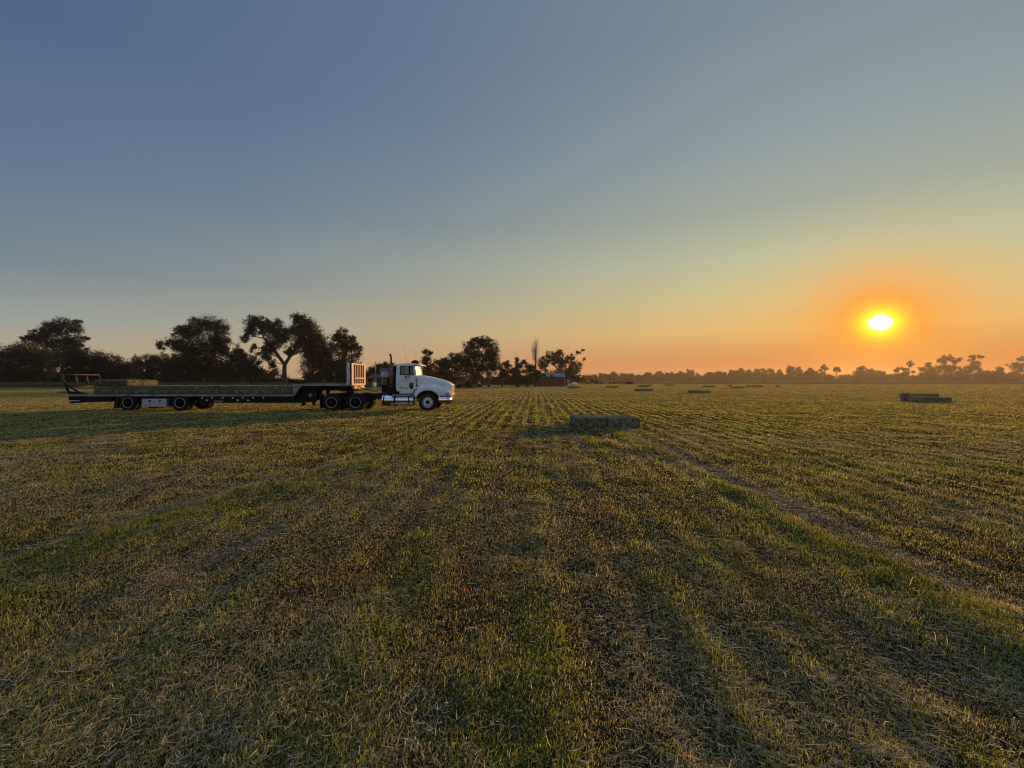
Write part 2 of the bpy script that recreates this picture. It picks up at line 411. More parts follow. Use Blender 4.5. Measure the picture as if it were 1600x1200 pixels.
def bale_clear(x, y):                         # no stalks stand up through the bales
    o = np.ones_like(x)
    for pxl, pyb, wd, dp in ((899, 669.0, 2.4, 1.8), (1441, 628.4, 2.4, 2.3), (1431, 620.8, 2.4, 2.3), (1082, 614.6, 2.4, 1.9), (996, 611.4, 2.4, 1.9)):
        D = 1330/(pyb-HY); X0 = (pxl-800)/F*D
        o = np.where((x > X0-.06) & (x < X0+wd+.06) & (y > D-.25) & (y < D+dp), .12, o)
    return o
def build_grass():
    n = GN; u = R.random(n); q = .12; d0, d1 = 1.5, 230
    y = (d0**q+u*(d1**q-d0**q))**(1/q); x = (R.random(n)*2-1)*(1.13*y+1.6)
    c, g, t = palette(x, y, n); k = np.maximum(1, y/4.5)
    cl = .5*fbm(x*5/k**.5, y*5/k**.5, 90, 2)+.5*fbm(x*1.7, y*1.1, 91, 2)
    row = 1+rowmask(x, y)*(.24*(.3+1.4*vn(x*.7, y*.2, 64))*np.maximum(-.6, np.sin((rowcoord(x, y)/.50+(fbm(x*.15, y*.06, 30, 2)-.5)*1.2)*2*math.pi))-.1)
    h = (.017+.028*R.random(n)+.026*g*R.random(n))*(.25+1.5*cl)*(1-.7*t)*row*k**(.40-.18*sstep(12, 60, y))*bale_clear(x, y)*sstep(235, 150, y)
    w = (.0024+.0021*R.random(n))*k**.95
    lean = np.clip(.3+R.random(n)*1.1, 0, 1.15)
    tall = R.random(n) < .012; h[tall] *= 1.9
    near = y < 11
    parts = [blades(x[near], y[near], h[near], w[near], lean[near], c[near]), blades(x[~near], y[~near], h[~near], w[~near], lean[~near], c[~near], False)]
    V = []; Fs = []; C = []; o = 0
    for v, f, c in parts: V.append(v); Fs.append(f+o); C.append(c); o += len(v)
    me = np_mesh('grass', np.concatenate(V), np.concatenate(Fs), np.concatenate(C))
    link('grass', me, M['grass'], kind='stuff', label='short mown green and dry grass covering the hay field', category='grass')

def build_straw():
    n = GS; x, y = scatter(n, 1.5, 34, 1.55)
    t = tracks(x, y); keep = R.random(n) < (.20+.9*t+.6*sstep(.46, .64, fbm(x*.8+9, y*.6, 71, 3)))*(.05+.95*sstep(24, 6, y)); x = x[keep]; y = y[keep]; n = len(x)
    k = np.maximum(1, y/4.5)**.75
    L = (.022+.085*R.random(n)**2.4)*k; w = (.0011+.0016*R.random(n)**1.5)*k
    a = fbm(x*.45, y*.35, 66, 2)*4*math.pi+R.normal(0, 1.6, n); cur = (R.random(n)-.5)*3.6; tilt = (R.random(n)-.35)*.34
    S = 5; pts = []; px, py = x.copy(), y.copy(); hz = .012+.028*R.random(n)
    for i in range(S):
        pts.append((px.copy(), py.copy(), hz+tilt*L*i/(S-1)))
        px = px+np.cos(a+cur*i/S)*L/(S-1); py = py+np.sin(a+cur*i/S)*L/(S-1)
    V = np.zeros((n, S, 2, 3)); z0 = H(x, y)
    for i, (qx, qy, qz) in enumerate(pts):
        ang = a+cur*i/S; tp = 1-.5*i/(S-1)
        for j, sg in enumerate((-1, 1)): # both edges of the ribbon
            V[:, i, j, 0] = qx-np.sin(ang)*w*sg*tp/2; V[:, i, j, 1] = qy+np.cos(ang)*w*sg*tp/2
            V[:, i, j, 2] = np.maximum(z0+qz, H(qx, qy)+.004)+(sg*w*.4)
    b = (np.arange(n)*S*2)[:, None, None]
    q = np.array([[2*i, 2*i+1, 2*i+3, 2*i+2] for i in range(S-1)])[None]
    pal = np.array(((.48, .44, .32), (.42, .42, .35), (.36, .33, .19), (.58, .54, .42), (.32, .32, .26), (.28, .23, .13)))
    c = pal[R.integers(0, 6, n)]*(.4+.85*R.random(n))[:, None]
    me = np_mesh('straw', V.reshape(-1, 3), (b+q).reshape(-1, 4), np.repeat(c, S*2, 0))
    link('straw', me, M['straw'], kind='stuff', label='loose pale cut hay strands lying on the mown grass', category='loose hay')

# ---------------------------------------------------------------- hay bales
def hay_mat():
    m = bpy.data.materials.new('hay'); m.use_nodes = True
    N = m.node_tree.nodes; L = m.node_tree.links; b = N['Principled BSDF']; b.inputs['Roughness'].default_value = .85; b.inputs['Specular IOR Level'].default_value = .2
    tc = N.new('ShaderNodeTexCoord'); mp = N.new('ShaderNodeMapping'); mp.inputs['Scale'].default_value = (2.6, 1, 1); L.new(tc.outputs['Object'], mp.inputs[0])
    n1 = N.new('ShaderNodeTexNoise'); n1.inputs['Scale'].default_value = 5; n1.inputs['Detail'].default_value = 7; n1.inputs['Roughness'].default_value = .75; L.new(mp.outputs[0], n1.inputs[0])
    n2 = N.new('ShaderNodeTexNoise'); n2.inputs['Scale'].default_value = 45; n2.inputs['Detail'].default_value = 4; L.new(tc.outputs['Object'], n2.inputs[0])
    ad = N.new('ShaderNodeMath'); ad.operation = 'MULTIPLY_ADD'; ad.inputs[1].default_value = .45; L.new(n2.outputs[0], ad.inputs[0]); 
    s = N.new('ShaderNodeMath'); s.operation = 'MULTIPLY'; s.inputs[1].default_value = .6; L.new(n1.outputs[0], s.inputs[0]); L.new(s.outputs[0], ad.inputs[2])
    r = N.new('ShaderNodeValToRGB'); e = r.color_ramp.elements
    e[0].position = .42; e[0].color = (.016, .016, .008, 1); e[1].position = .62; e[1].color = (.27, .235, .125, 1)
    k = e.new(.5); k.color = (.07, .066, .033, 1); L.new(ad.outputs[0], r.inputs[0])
    oi = N.new('ShaderNodeObjectInfo'); mr = N.new('ShaderNodeMath'); mr.operation = 'MULTIPLY_ADD'; mr.inputs[1].default_value = .35; mr.inputs[2].default_value = .82
    L.new(oi.outputs['Random'], mr.inputs[0])
    mm = N.new('ShaderNodeVectorMath'); mm.operation = 'SCALE'; L.new(r.outputs[0], mm.inputs[0]); L.new(mr.outputs[0], mm.inputs['Scale'])
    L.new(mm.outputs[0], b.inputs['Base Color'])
    bp = N.new('ShaderNodeBump'); bp.inputs['Strength'].default_value = .8; bp.inputs['Distance'].default_value = .03; L.new(ad.outputs[0], bp.inputs['Height']); L.new(bp.outputs[0], b.inputs['Normal'])
    return m
M['hay'] = hay_mat()
M['wisps'] = mat('sunlit_rim_wisps', (.42, .36, .21), .7, var=.3, scale=30, trans=.45)
BL, BW, BH = 1.16, .42, .38
def bale_mesh(seed, res=(26, 10, 9)):
    """an oblong bale, origin at its bottom centre, long side along x"""
    rng = np.random.default_rng(seed); bm = bmesh.new()
    nx, ny, nz = res
    V = {}; 
    def vert(i, j, k):
        key = (i, j, k)
        if key not in V:
            u = np.array((i/nx*2-1, j/ny*2-1, k/nz*2-1))
            p = u*np.array((BL/2, BW/2, BH/2))
            # squash the corners round
            e = np.sort(np.abs(u)); cr = max(0, e[1]-.82)/.18
            p = p*(1-.085*cr*np.array((.5, 1, 1)))
            q = p*np.array((7, 11, 11))+seed*13.7
            d = (float(vn(q[0]+q[1], q[2]*1.3, seed))-.5)*.030+(float(vn(p[0]*28, (p[1]+p[2])*9, seed+5))-.5)*.028
            # flakes pressed between two strings
            for yy in (-.10, .10):
                if abs(p[1]-yy) < .03 and abs(u[2]) > .9: d -= .012
            nr = np.where(np.abs(u) > .97, np.sign(u), 0); nr = nr/max(1e-6, np.linalg.norm(nr))
            p = p+nr*d
            V[key] = bm.verts.new((p[0], p[1], max(p[2]+BH/2, 0)))
        return V[key]
    def face(fn, a, b):
        for i in range(a):
            for j in range(b):
                f = bm.faces.new([fn(i, j), fn(i+1, j), fn(i+1, j+1), fn(i, j+1)]); f.smooth = False
    face(lambda i, j: vert(i, j, 0), nx, ny); face(lambda i, j: vert(i, j, nz), nx, ny)
    face(lambda i, j: vert(i, 0, j), nx, nz); face(lambda i, j: vert(i, ny, j), nx, nz)
    face(lambda i, j: vert(0, i, j), ny, nz); face(lambda i, j: vert(nx, i, j), ny, nz)
    bmesh.ops.recalc_face_normals(bm, faces=bm.faces[:])
    # loose stalks sticking out
    for _ in range(380):
        ax = rng.integers(0, 3); s = rng.choice((-1, 1)); u = rng.uniform(-1, 1, 3); u[ax] = s
        if ax == 2 and s < 0: continue
        p = Vector((u[0]*BL/2, u[1]*BW/2, u[2]*BH/2+BH/2)); nrm = Vector((0, 0, 0)); nrm[ax] = s
        dr = (nrm*rng.uniform(.15, .8)+Vector(rng.normal(0, .7, 3))).normalized()*rng.uniform(.018, .05)
        sd = dr.cross(Vector(rng.normal(0, 1, 3))).normalized()*.0028
        a = p-nrm*.006
        if (a+dr).z < .01: continue
        bm.faces.new([bm.verts.new(a-sd), bm.verts.new(a+sd), bm.verts.new(a+dr)])
    for _ in range(520):                          # pale wisps added on the top to give a sunlit rim
        u = rng.uniform(-1, 1, 2); p = Vector((u[0]*BL/2*.97, u[1]*BW/2*.95, BH-.012))
        dr = Vector((rng.normal(0, 1), rng.normal(0, 1), abs(rng.normal(0, .55)))).normalized()*rng.uniform(.03, .075)
        sd = Vector((-dr.y, dr.x, 0)).normalized()*.0035
        f = bm.faces.new([bm.verts.new(p-sd), bm.verts.new(p+sd), bm.verts.new(p+dr)]); f.material_index = 1
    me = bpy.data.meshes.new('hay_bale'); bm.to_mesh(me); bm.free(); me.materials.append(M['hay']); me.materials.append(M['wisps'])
    return me
def build_bales():
    ms = [bale_mesh(s) for s in (3, 8, 14, 21, 33)]
    lo = [bale_mesh(s, (10, 4, 4)) for s in (4, 9, 15)]
    cnt = [0]
    def bale(x, y, z, rz, label, group, near=True, sz=1.0):
        pool = ms if near else lo
        o = bpy.data.objects.new('hay_bale', pool[cnt[0] % len(pool)]); cnt[0] += 1
        COL.objects.link(o); o.location = (x, y, z)
        o.rotation_euler = (0, 0, rz+(math.pi if random.random() < .5 else 0)+random.uniform(-.012, .012)); o.scale = (1, 1, sz)
        o['label'] = label; o['category'] = 'hay bale'; o['group'] = group
        return o
    ordn = ['front', 'second', 'third', 'fourth', 'fifth']
    # the near block: two long, four deep
    def block(pxl, pyb, rows, what, group, near=False, cols=2, rot=0.0, gap=.012):
        D = 1330/(pyb-HY); X0 = (pxl-800)/F*D
        c, s = math.cos(rot), math.sin(rot)
        for r in range(rows):
            for k in range(cols):
                lx = BL/2+k*(BL+gap*2)+random.uniform(-.012, .012); ly = BW/2+r*(BW+gap)
                x = X0+lx*c-ly*s; y = D+lx*s+ly*c
                side = '' if cols == 1 else (' left' if k == 0 else ' right')
                lab = '%s bale, %s row, %s' % (side.strip() or 'single', ordn[r], what)
                bale(x, y, float(H(x, y))-.025, rot, lab, group, near, 1.0)
    block(899, 669.0, 4, 'dark block of bales nearest the camera', 'bales of the block nearest the camera', True, gap=.022)
    block(1441, 628.4, 5, 'long block right of the field, nearer of the pair', 'bales of the nearer block at the right', True)
    block(1431, 620.8, 5, 'long block right of the field, farther of the pair', 'bales of the farther block at the right')
    for a in ((1082, 614.6, 4, 'block in mid field, largest right of centre'),
              (996, 611.4, 4, 'block in mid field, second largest'),
              (888, 607.0, 3, 'low block in front of the white tank'),
              (949, 605.9, 3, 'far block just right of the wooded edge'),
              (1101, 605.2, 3, 'far block above the largest mid field block'),
              (1145, 606.8, 3, 'far block right of the largest mid field block'),
              (998, 604.6, 3, 'far block above the second largest block')):
        block(*a[:3], a[3], 'bales of the '+a[3])
    for pxl, pyb, w in ((1005, 603.4, 2), (1038.5, 602.7, 2), (1137, 603.5, 1), (1165, 604.6, 2), (1175, 604.9, 2), (1211, 605.2, 1)):
        D = 1330/(pyb-HY); X0 = (pxl-800)/F*D
        for k in range(w):
            bale(X0+.6+k*1.19, D, float(H(X0, D))-.02, 0, 'tiny dark hay bale lying far out in the field', 'small far hay bales', False)
    # on the trailer's lower deck: ten long, six across
    x0 = TX-18.64; y0 = TY+.06
    for i in range(10):
        for j in range(6):
            if 0 < j < 5 and i not in (0, 9) and False: continue
            lab = 'lower deck hay bale, number %d from the tail, %s' % (i+1, ['near edge row', 'second row in', 'third row in', 'fourth row in', 'fifth row in', 'far edge row'][j])
            lab = lab.replace('number 10 from the tail', 'last before the step').replace('number 1 from', 'first from')
            bale(x0+BL/2*.957+i*1.112, TY+.22+j*.43, .955, 0, lab, 'hay bales on the trailer lower deck', True, 1.16).scale[0] = .955
    nm = ['first', 'second', 'third', 'fourth']
    for i in range(4):
        for j in range(2):
            o = bale(x0+.235+i*.468, TY+.62+j*1.21, .955+BH*1.16+.004, math.pi/2,
                 'upper layer hay bale, %s from the trailer tail, %s end' % (nm[i], ['near', 'far'][j]), 'hay bales of the upper layer on the trailer', True, .86)
            o.scale = (1.02, 1.09, .86)

# ---------------------------------------------------------------- truck and trailer
TX, TY = -4.71, 27.1             # steer axle and the near face of the vehicles; local x forward, z up
def arc(cx, cz, r, a0, a1, n): return [(cx+r*math.cos(math.radians(a0+(a1-a0)*i/n)), cz+r*math.sin(math.radians(a0+(a1-a0)*i/n))) for i in range(n+1)]

def wheel(parent, x, yf, side, kind, r=.5, wd=.28):
    """yf: local y of the outer face; side -1 faces the camera; kind front, drive or trailer"""
    w = empty('wheel', (x, yf, r-.03)); w.parent = parent
    s = -side      # +1 goes inward for the near side
    W = wd
    prof = [(.02, r*.60), (0, r*.66), (-.012, r*.80), (.012, r*.93), (.035, r*.985), (W/2, r), (W-.035, r*.985), (W-.012, r*.93), (W, r*.8), (W, r*.60), (W-.04, r*.58), (.05, r*.575), (.02, r*.60)]
    b = MB(); b.lathe([(s*d, q) for d, q in prof], (0, 0, 0), 'Y', 40); 
    for k in range(48):
        a = 2*math.pi*k/48; c, q = math.cos(a), math.sin(a)
        for (d0, d1) in ((.05, W*.44), (W*.56, W-.05)):
            b.tube([(c*(r+.002), s*d0, q*(r+.002)), (c*(r+.002), s*d1, q*(r+.002))], .012, 4)
    b.build('tyre', M['rubber'], w)
    b = MB(); rr = r*.60
    if kind == 'front':
        pr = [(.055, rr+.0), (.0, rr-.005), (-.002, rr-.02), (.03, rr-.035), (.045, rr-.05), (.01, rr*.78), (-.012, rr*.70), (-.015, rr*.50), (.01, rr*.40), (.01, .0)]
    else:
        pr = [(.055, rr), (.0, rr-.005), (-.002, rr-.02), (.04, rr-.035), (.10, rr-.06), (.14, rr*.78), (.155, rr*.68), (.155, rr*.45), (.155, 0)]
    b.lathe([(s*d, q) for d, q in pr], (0, 0, 0), 'Y', 40)
    b.mi = 1
    for k in range(10):
        a = 2*math.pi*(k+.5)/10; q = rr*(.80 if kind == 'front' else .76); d = -.004 if kind == 'front' else .146
        c = (math.cos(a)*q, s*(d+(.012 if kind == 'front' else -.012)), math.sin(a)*q)
        b.lathe([(-s*.006, .0001), (-s*.006, .026), (s*.01, .027)], c, 'Y', 12)
    b.build('rim', [M['frontrim'] if kind == 'front' else M['rim'], M['dark']], w)
    b = MB(); hr = .105 if kind == 'front' else .12
    d0 = -.06 if kind == 'front' else -.01
    b.lathe([(s*.02 if kind == 'front' else s*.155, hr*1.05), (s*(d0+.02), hr), (s*d0, hr*.85), (s*d0, .0001)], (0, 0, 0), 'Y', 20)
    for k in range(10):
        a = 2*math.pi*k/10; q = rr*.56; d = (.0 if kind == 'front' else .155)
        b.tube([(math.cos(a)*q, s*d, math.sin(a)*q), (math.cos(a)*q, s*(d-.04), math.sin(a)*q)], .016, 6)
    b.build('hub', M['black'], w)
    return w

def letters(b, txt, x, z, hgt, y, t=.004, wt=.2):
    """simple stroke capitals standing on the plane y"""
    G = {'W': [(0, 1, .22, 0), (.22, 0, .5, .7), (.5, .7, .78, 0), (.78, 0, 1, 1)], 'C': [(1, 1, 0, 1), (0, 1, 0, 0), (0, 0, 1, 0)], 'E': [(0, 0, 0, 1), (0, 1, 1, 1), (0, .5, .8, .5), (0, 0, 1, 0)]}
    w = hgt*.62
    for ch in txt:
        for (a, c, d, e) in G[ch]:
            p = Vector((x+a*w, c*hgt+z)); q = Vector((x+d*w, e*hgt+z)); dr = (q-p).normalized(); nn = Vector((-dr.y, dr.x))*hgt*wt/2; p = p-dr*hgt*wt/2; q = q+dr*hgt*wt/2
            b.prism([(p.x+nn.x, p.y+nn.y), (q.x+nn.x, q.y+nn.y), (q.x-nn.x, q.y-nn.y), (p.x-nn.x, p.y-nn.y)], y-t-random.random()*.001, y)
        x += w*1.5

def rrect(x0, x1, z0, z1, r, n=4):
    return arc(x1-r, z1-r, r, 0, 90, n)+arc(x0+r, z1-r, r, 90, 180, n)+arc(x0+r, z0+r, r, 180, 270, n)+arc(x1-r, z0+r, r, 270, 360, n)

def build_truck():
    T = empty('semi_truck', (TX, TY, 0), label='white day cab semi truck hitched to the long hay trailer', category='truck')
    C = 1.22                       # centre line
    # ladder frame
    b = MB()
    for yy in (C-.43, C+.36): b.box(-5.9, 1.05, yy, yy+.07, .66, .94)
    for xx in (-5.85, -4.7, -3.3, -2.2, -.9, .7): b.box(xx, xx+.1, C-.36, C+.36, .70, .90)
    b.box(-2.9, -1.7, C-.85, C+.85, .62, .98)                                  # battery and air gear under the cab
    b.box(-3.1, -2.6, C-.42, C+.42, .945, .965)
    b.box(-5.6, -3.3, C-.40, C+.40, .50, .655)                               # walking beams, axles
    for xx in (-5.37, -4.03): b.tube([(xx, .25, .5), (xx, 2.2, .5)], .09, 10); b.lathe([(-.2, .06), (-.1, .2), (.1, .2), (.2, .06)], (xx, C, .5), 'X', 16)
    b.tube([(0, .3, .5), (0, 2.15, .5)], .06, 8)
    b.box(-.5, .85, C-.35, C+.35, .55, 1.0)
    b.build('chassis_frame', M['black'], T)
    # wheels
    wheel(T, 0, .06, -1, 'front'); wheel(T, 0, 2.38, 1, 'front')
    for xx in (-5.37, -4.03):
        wheel(T, xx, .02, -1, 'drive'); wheel(T, xx, 2.42, 1, 'drive')
        for yy, sg in ((.34, -1), (2.10, 1)):
            w = wheel(T, xx, yy, sg, 'drive')
    # fifth wheel plate
    b = MB(); b.prism([(-5.1, 1.05), (-4.2, 1.10), (-4.1, 1.13), (-4.1, 1.16), (-5.2, 1.12)], C-.42, C+.42, .01); b.box(-4.85, -4.4, C-.3, C+.3, .94, 1.06)
    b.build('fifth_wheel', M['black'], T)
    b = MB(); b.prism([(-3.15, .985), (-2.62, .985), (-2.62, 1.17), (-2.78, 1.17)], C-.35, C+.1, .008); b.build('deck_plate', M['alu'], T)
    # cab shell: stations across y
    hw = .98; rows = []
    ny = 12
    def prof(y):
        q = (y/hw)**2; tum = 0
        xb = -.57-.13*q; xt = -.68-.12*q; zr = 2.69-.05*q
        return [(-1.80, 1.08), (-1.64, 1.075), (-1.64, .95), (-.72, .95), (-.72, 1.4), (-.70 if q > .5 else -.66, 1.98), (xb, 2.0), (xt, 2.56), (xt-.05, zr-.06), (xt-.16, zr-.01), (-1.2, zr+.01), (-1.70, zr-.01), (-1.80, zr-.07), (-1.83, 2.0), (-1.83, 1.3)]
    b = MB(); ysn = [-hw, -hw+.03, -hw+.08]+list(np.linspace(-.8, .8, 9))+[hw-.08, hw-.03, hw]
    for y in ysn:
        e = .035*(1 if abs(abs(y)-hw) < .001 else .3 if abs(abs(y)-hw) < .04 else 0)
        pr = prof(y); cx = sum(p[0] for p in pr)/len(pr); cz = sum(p[1] for p in pr)/len(pr)
        def tumble(x, z): return (z-1.9)*.06*(1 if y > 0 else -1) if z > 1.9 and abs(y) > .7 else 0
        rows.append([(x+(e if x < cx else -e), C+y-tumble(x, z), z+(e*.6 if z < cz else -e)) for x, z in pr])
    vs = b.grid(rows, close=True, sm=False)
    b._f(list(reversed(vs[0]))); b._f(vs[-1])
    cab = b.build('cab', M['white'], T)
    def side(z): return C-hw+(max(0, z-1.9)*.06)                        # near face at height z
    # door with its own panes, lettering and handle
    b = MB(); b.prism([(-1.61, 1.02), (-.80, 1.02), (-.80, 1.9), (-.86, 2.56), (-1.61, 2.56)], C-hw-.012, C-hw+.03, .006)
    door = b.build('door', M['white'], T)
    def shear(o):                                                        # lean the upper half in with the cab
        for v in o.data.vertices:
            if v.co.z > 1.9: v.co.y += (v.co.z-1.9)*.06
        return o
    bm = bmesh.new(); bm.from_mesh(door.data); bmesh.ops.bisect_plane(bm, geom=bm.verts[:]+bm.edges[:]+bm.faces[:], plane_co=(0, 0, 1.9), plane_no=(0, 0, 1)); bm.to_mesh(door.data); bm.free(); shear(door)
    y0 = C-hw-.012
    b = MB(); b.prism([(-1.55, 2.04), (-.84, 2.04), (-.87, 2.38), (-.91, 2.49), (-1.50, 2.49), (-1.55, 2.44)], y0-.006, y0+.004); shear(b.build('window', M['glass'], door))
    b = MB(); b.prism([(-1.60, 2.0), (-.80, 2.0), (-.85, 2.43), (-.88, 2.53), (-1.53, 2.53), (-1.59, 2.49)], y0-.003, y0+.004); shear(b.build('window_seal', M['black'], door))
    b = MB(); b.prism(rrect(-1.06, -.83, 1.22, 1.58, .07), y0-.006, y0+.004); b.build('lower_window', M['glass'], door)
    b = MB(); b.prism(rrect(-1.085, -.805, 1.195, 1.605, .09), y0-.003, y0+.004); b.build('window_trim', M['white_dull'], door)
    b = MB(); b.box(-1.57, -1.49, y0-.03, y0+.002, 1.29, 1.34, .008); b.build('handle', M['black'], door)
    for zz in (1.45, 2.33):
        b = MB(); b.box(-1.69, -1.66, y0-.02, y0+.02, zz, zz+.09, .005); b.build('hinge', M['greyink'], door)
    b = MB(); letters(b, 'WCE', -1.30, 1.84, .115, y0, .004, .24); b.build('lettering', M['ink'], door)
    b = MB(); rnd = random.Random(3)
    for zz, xa, xb_, hh in ((1.765, -1.45, -1.03, .022), (1.725, -1.37, -1.13, .02), (1.665, -1.47, -1.00, .024)):
        x = xa
        while x < xb_:
            w = rnd.uniform(.014, .03); b.box(x, x+w, y0-.003-rnd.random()*.001, y0, zz, zz+hh*rnd.uniform(.7, 1)); x += w+rnd.uniform(.006, .018)
        b.build('small_lettering', M['greyink'], door); b = MB()
    for zz in (1.235, 1.295):
        x = -1.44
        while x < -1.17:
            w = rnd.uniform(.016, .035); b.box(x, x+w, y0-.003-rnd.random()*.001, y0, zz, zz+.03); x += w+rnd.uniform(.006, .014)
        b.build('small_lettering', M['greyink'], door); b = MB()
    # windshield, two halves with a centre post
    for sg in (-1, 1):
        b = MB(); rows = []
        for i in range(6):
            y = sg*(.03+(.90-.03)*i/5); q = (y/hw)**2; row = []
            for k in range(5):
                f = .05+.9*k/4; row.append((-.57-.13*q+(-.11+.01*q)*f+.012, C+y*(1-.035*f), 2.0+.56*f+.004))
            rows.append(row)
        b.grid(rows); b.build('windshield', M['dusty'], T)
    for sg in (-1, 1):
        b = MB(); b.tube([(-.60, C+sg*.25, 2.05), (-.655, C+sg*.45, 2.28)], .008, 5); b.build('wiper', M['black'], T)
    # sun visor
    b = MB(); rows = []
    for i in range(9):
        y = -.99+1.98*i/8; q = (y/.99)**2
        rows.append([(-.86-.06*q, C+y, 2.655-.05*q), (-.60-.08*q, C+y, 2.67-.05*q), (-.33-.13*q, C+y, 2.575-.06*q), (-.335-.13*q, C+y, 2.55-.06*q), (-.60-.08*q, C+y, 2.63-.05*q), (-.84-.06*q, C+y, 2.62-.05*q)])
    v = b.grid(rows, close=True); b._f(v[0]); b._f(v[-1]); b.build('sun_visor', M['white'], T)
    b = MB(); b.lathe([(0, .235), (.07, .23), (.14, .19), (.19, .11), (.205, .001)], (-.92, C, 2.675), 'Z', 20); b.build('roof_dome', M['black'], T)
    b = MB(); b.lathe([(0, .12), (.03, .10), (.045, .001)], (-1.32, C+.1, 2.685), 'Z', 14); b.build('roof_cap', M['black'], T)
    for xx, yy in ((-1.27, .35), (-1.02, 2.0)):
        b = MB(); b.tube([(xx, yy, 2.62), (xx-.01, yy, 3.0), (xx-.10, yy, 3.55)], [.007, .006, .004], 5); b.build('antenna', M['greyink'], T)
    # hood with flared fenders
    def ztop(x): return float(np.interp(x, [-.66, -.4, 0, .4, .8, 1.05, 1.2, 1.27], [2.02, 1.99, 1.925, 1.83, 1.72, 1.635, 1.55, 1.45]))
    def zbot(x):
        a = .70
        if abs(x) < a: return .52+math.sqrt(max(0, .62**2-(x/a*.62)**2))
        return .84 if x > 0 else .82
    xs = [-.78, -.715, -.70, -.69]+list(np.linspace(-.66, .66, 23))+[.69, .70, .715, .8, .9, 1.0, 1.1, 1.17, 1.22, 1.255]
    rows = []
    for x in xs:
        zt = ztop(x) if x > -.66 else 1.99; zb = zbot(x)
        k = np.clip((x+.7)/1.95, 0, 1); wh = .93-.27*k; wf = 1.16-.05*sstep(1.15, 1.255, x)
        zf = float(np.interp(x, [-.78, -.5, 0, .5, 1.0, 1.255], [1.05, 1.28, 1.38, 1.33, 1.17, 1.02]))
        zf = max(zf, zb+.07)
        half = [(0, zt), (wh*.55, zt-.012), (wh*.85, zt-.04), (wh*.96, zt-.09), (wh, zt-.17), (wh+.02, (zt-.17)*.5+zf*.5+.04), (wh+.06, zf+.10), (wh*.4+wf*.6, zf+.035), (wf-.03, zf-.02), (wf, zf-.07 if zf-.07 > zb+.02 else zb+.03), (wf+.012, zb+.015), (wf+.005, zb), (wf-.06, zb+.002)]
        rows.append([(x, C-y, z) for y, z in reversed(half)]+[(x, C+y, z) for y, z in half[1:]])
    b = MB(); vs = b.grid(rows); b._f(vs[-1])
    hood = b.build('hood', M['white'], T)
    b = MB()   # dark inner arches close the view under the fenders
    for y1, y2 in ((.12, .60), (1.85, 2.32)): 
        ring = arc(0, .52, .60, 0, 180, 14); b.grid([[(x, y1, z) for x, z in ring], [(x, y2, z) for x, z in ring]])
    b.box(-.66, .62, .60, 1.84, .95, 1.35)
    b.build('wheel_arch', M['dark'], T)
    b = MB(); b.box(1.257, 1.285, C-.58, C+.58, .88, 1.45, .01); b.mi = 1
    for i in range(13): 
        yy = C-.54+i*.09; b.box(1.286, 1.298, yy-.014, yy+.014, .91, 1.42)
    b.build('grille', [M['alu'], M['chrome']], hood)
    for sg in (-1, 1):
        b = MB(); b.box(1.257, 1.28, C+sg*.84-.19, C+sg*.84+.19, .865, 1.0, .01); b.build('headlight', M['lamp'], hood)
        yy = C+sg*1.085
        b = MB(); b.box(.99, 1.235, min(yy, yy+sg*.085), max(yy, yy+sg*.085), .87, .985, .01); b.build('turn_signal', M['amber'], hood)
    b = MB(); b.prism([(-.79, .98), (-.70, 1.14), (-.56, 1.235), (-.59, 1.26), (-.74, 1.17), (-.83, 1.0)], C-1.19, C-1.165); b.build('fender_flap', M['black'], hood)
    b = MB(); b.lathe([(0, .055), (-.05, .05), (-.055, .001)], (-.65, C-.955, 1.41), 'Y', 12); b.box(-.665, -.635, C-.975, C-.935, 1.45, 1.85, .004); b.build('hood_latch', M['black'], hood)
    # bumper wraps the corners
    b = MB(); rows = []
    path = [(.62, -1.20), (.95, -1.20), (1.12, -1.17), (1.24, -1.06), (1.29, -.6), (1.30, 0), (1.29, .6), (1.24, 1.06), (1.12, 1.17), (.95, 1.20), (.62, 1.20)]
    for x, y in path:
        lo = .40 if abs(y) < 1.19 else (.42 if x > .7 else .47)
        rows.append([(x-.02, C+y*.99, .78), (x, C+y, .765), (x+.004, C+y*1.003, .60), (x, C+y, lo+.01), (x-.02, C+y*.99, lo)])
    b.grid(rows); bump = b.build('bumper', M['chrome'], T)
    for sg in (-1, 1): b = MB(); b.lathe([(0, .05), (.012, .05), (.014, .001)], (1.285, C+sg*.72, .62), 'X', 14); b.build('tow_hole', M['dark'], bump)
    # fuel tank, steps
    b = MB(); b.lathe([(0, .25), (.02, .30), (.06, .325), (.70, .325), (.72, .30), (.70, .001)], (-2.60, .36, .585), 'X', 30); tank = b.build('fuel_tank', M['chrome'], T)
    b = MB(); b.lathe([(0, .30), (.02, .305), (1.06, .305), (1.09, .28), (1.09, .001)], (-1.88, .36, .585), 'X', 30); st = b.build('step_tank', M['chrome'], T)
    for xx, p in ((-2.49, tank), (-1.87, st), (-1.10, st)):
        b = MB(); b.lathe([(0, .328), (0, .336), (.06, .336), (.06, .328)], (xx, .36, .585), 'X', 30); b.build('tank_strap', M['black'], p)
    for z0, x0 in ((.855, -1.98), (.355, -2.04)):
        b = MB(); b.box(x0, -.83, .02, .20, z0, z0+.045, .006); b.build('step', M['alu'], T)
    # exhaust: stack and heat shield
    b = MB(); b.tube([(-2.12, .42, 2.4), (-2.12, .42, 2.95), (-2.14, .42, 3.08), (-2.20, .42, 3.19)], [.062, .062, .064, .066], 12); ex = b.build('exhaust_stack', M['rust_shade'], T)
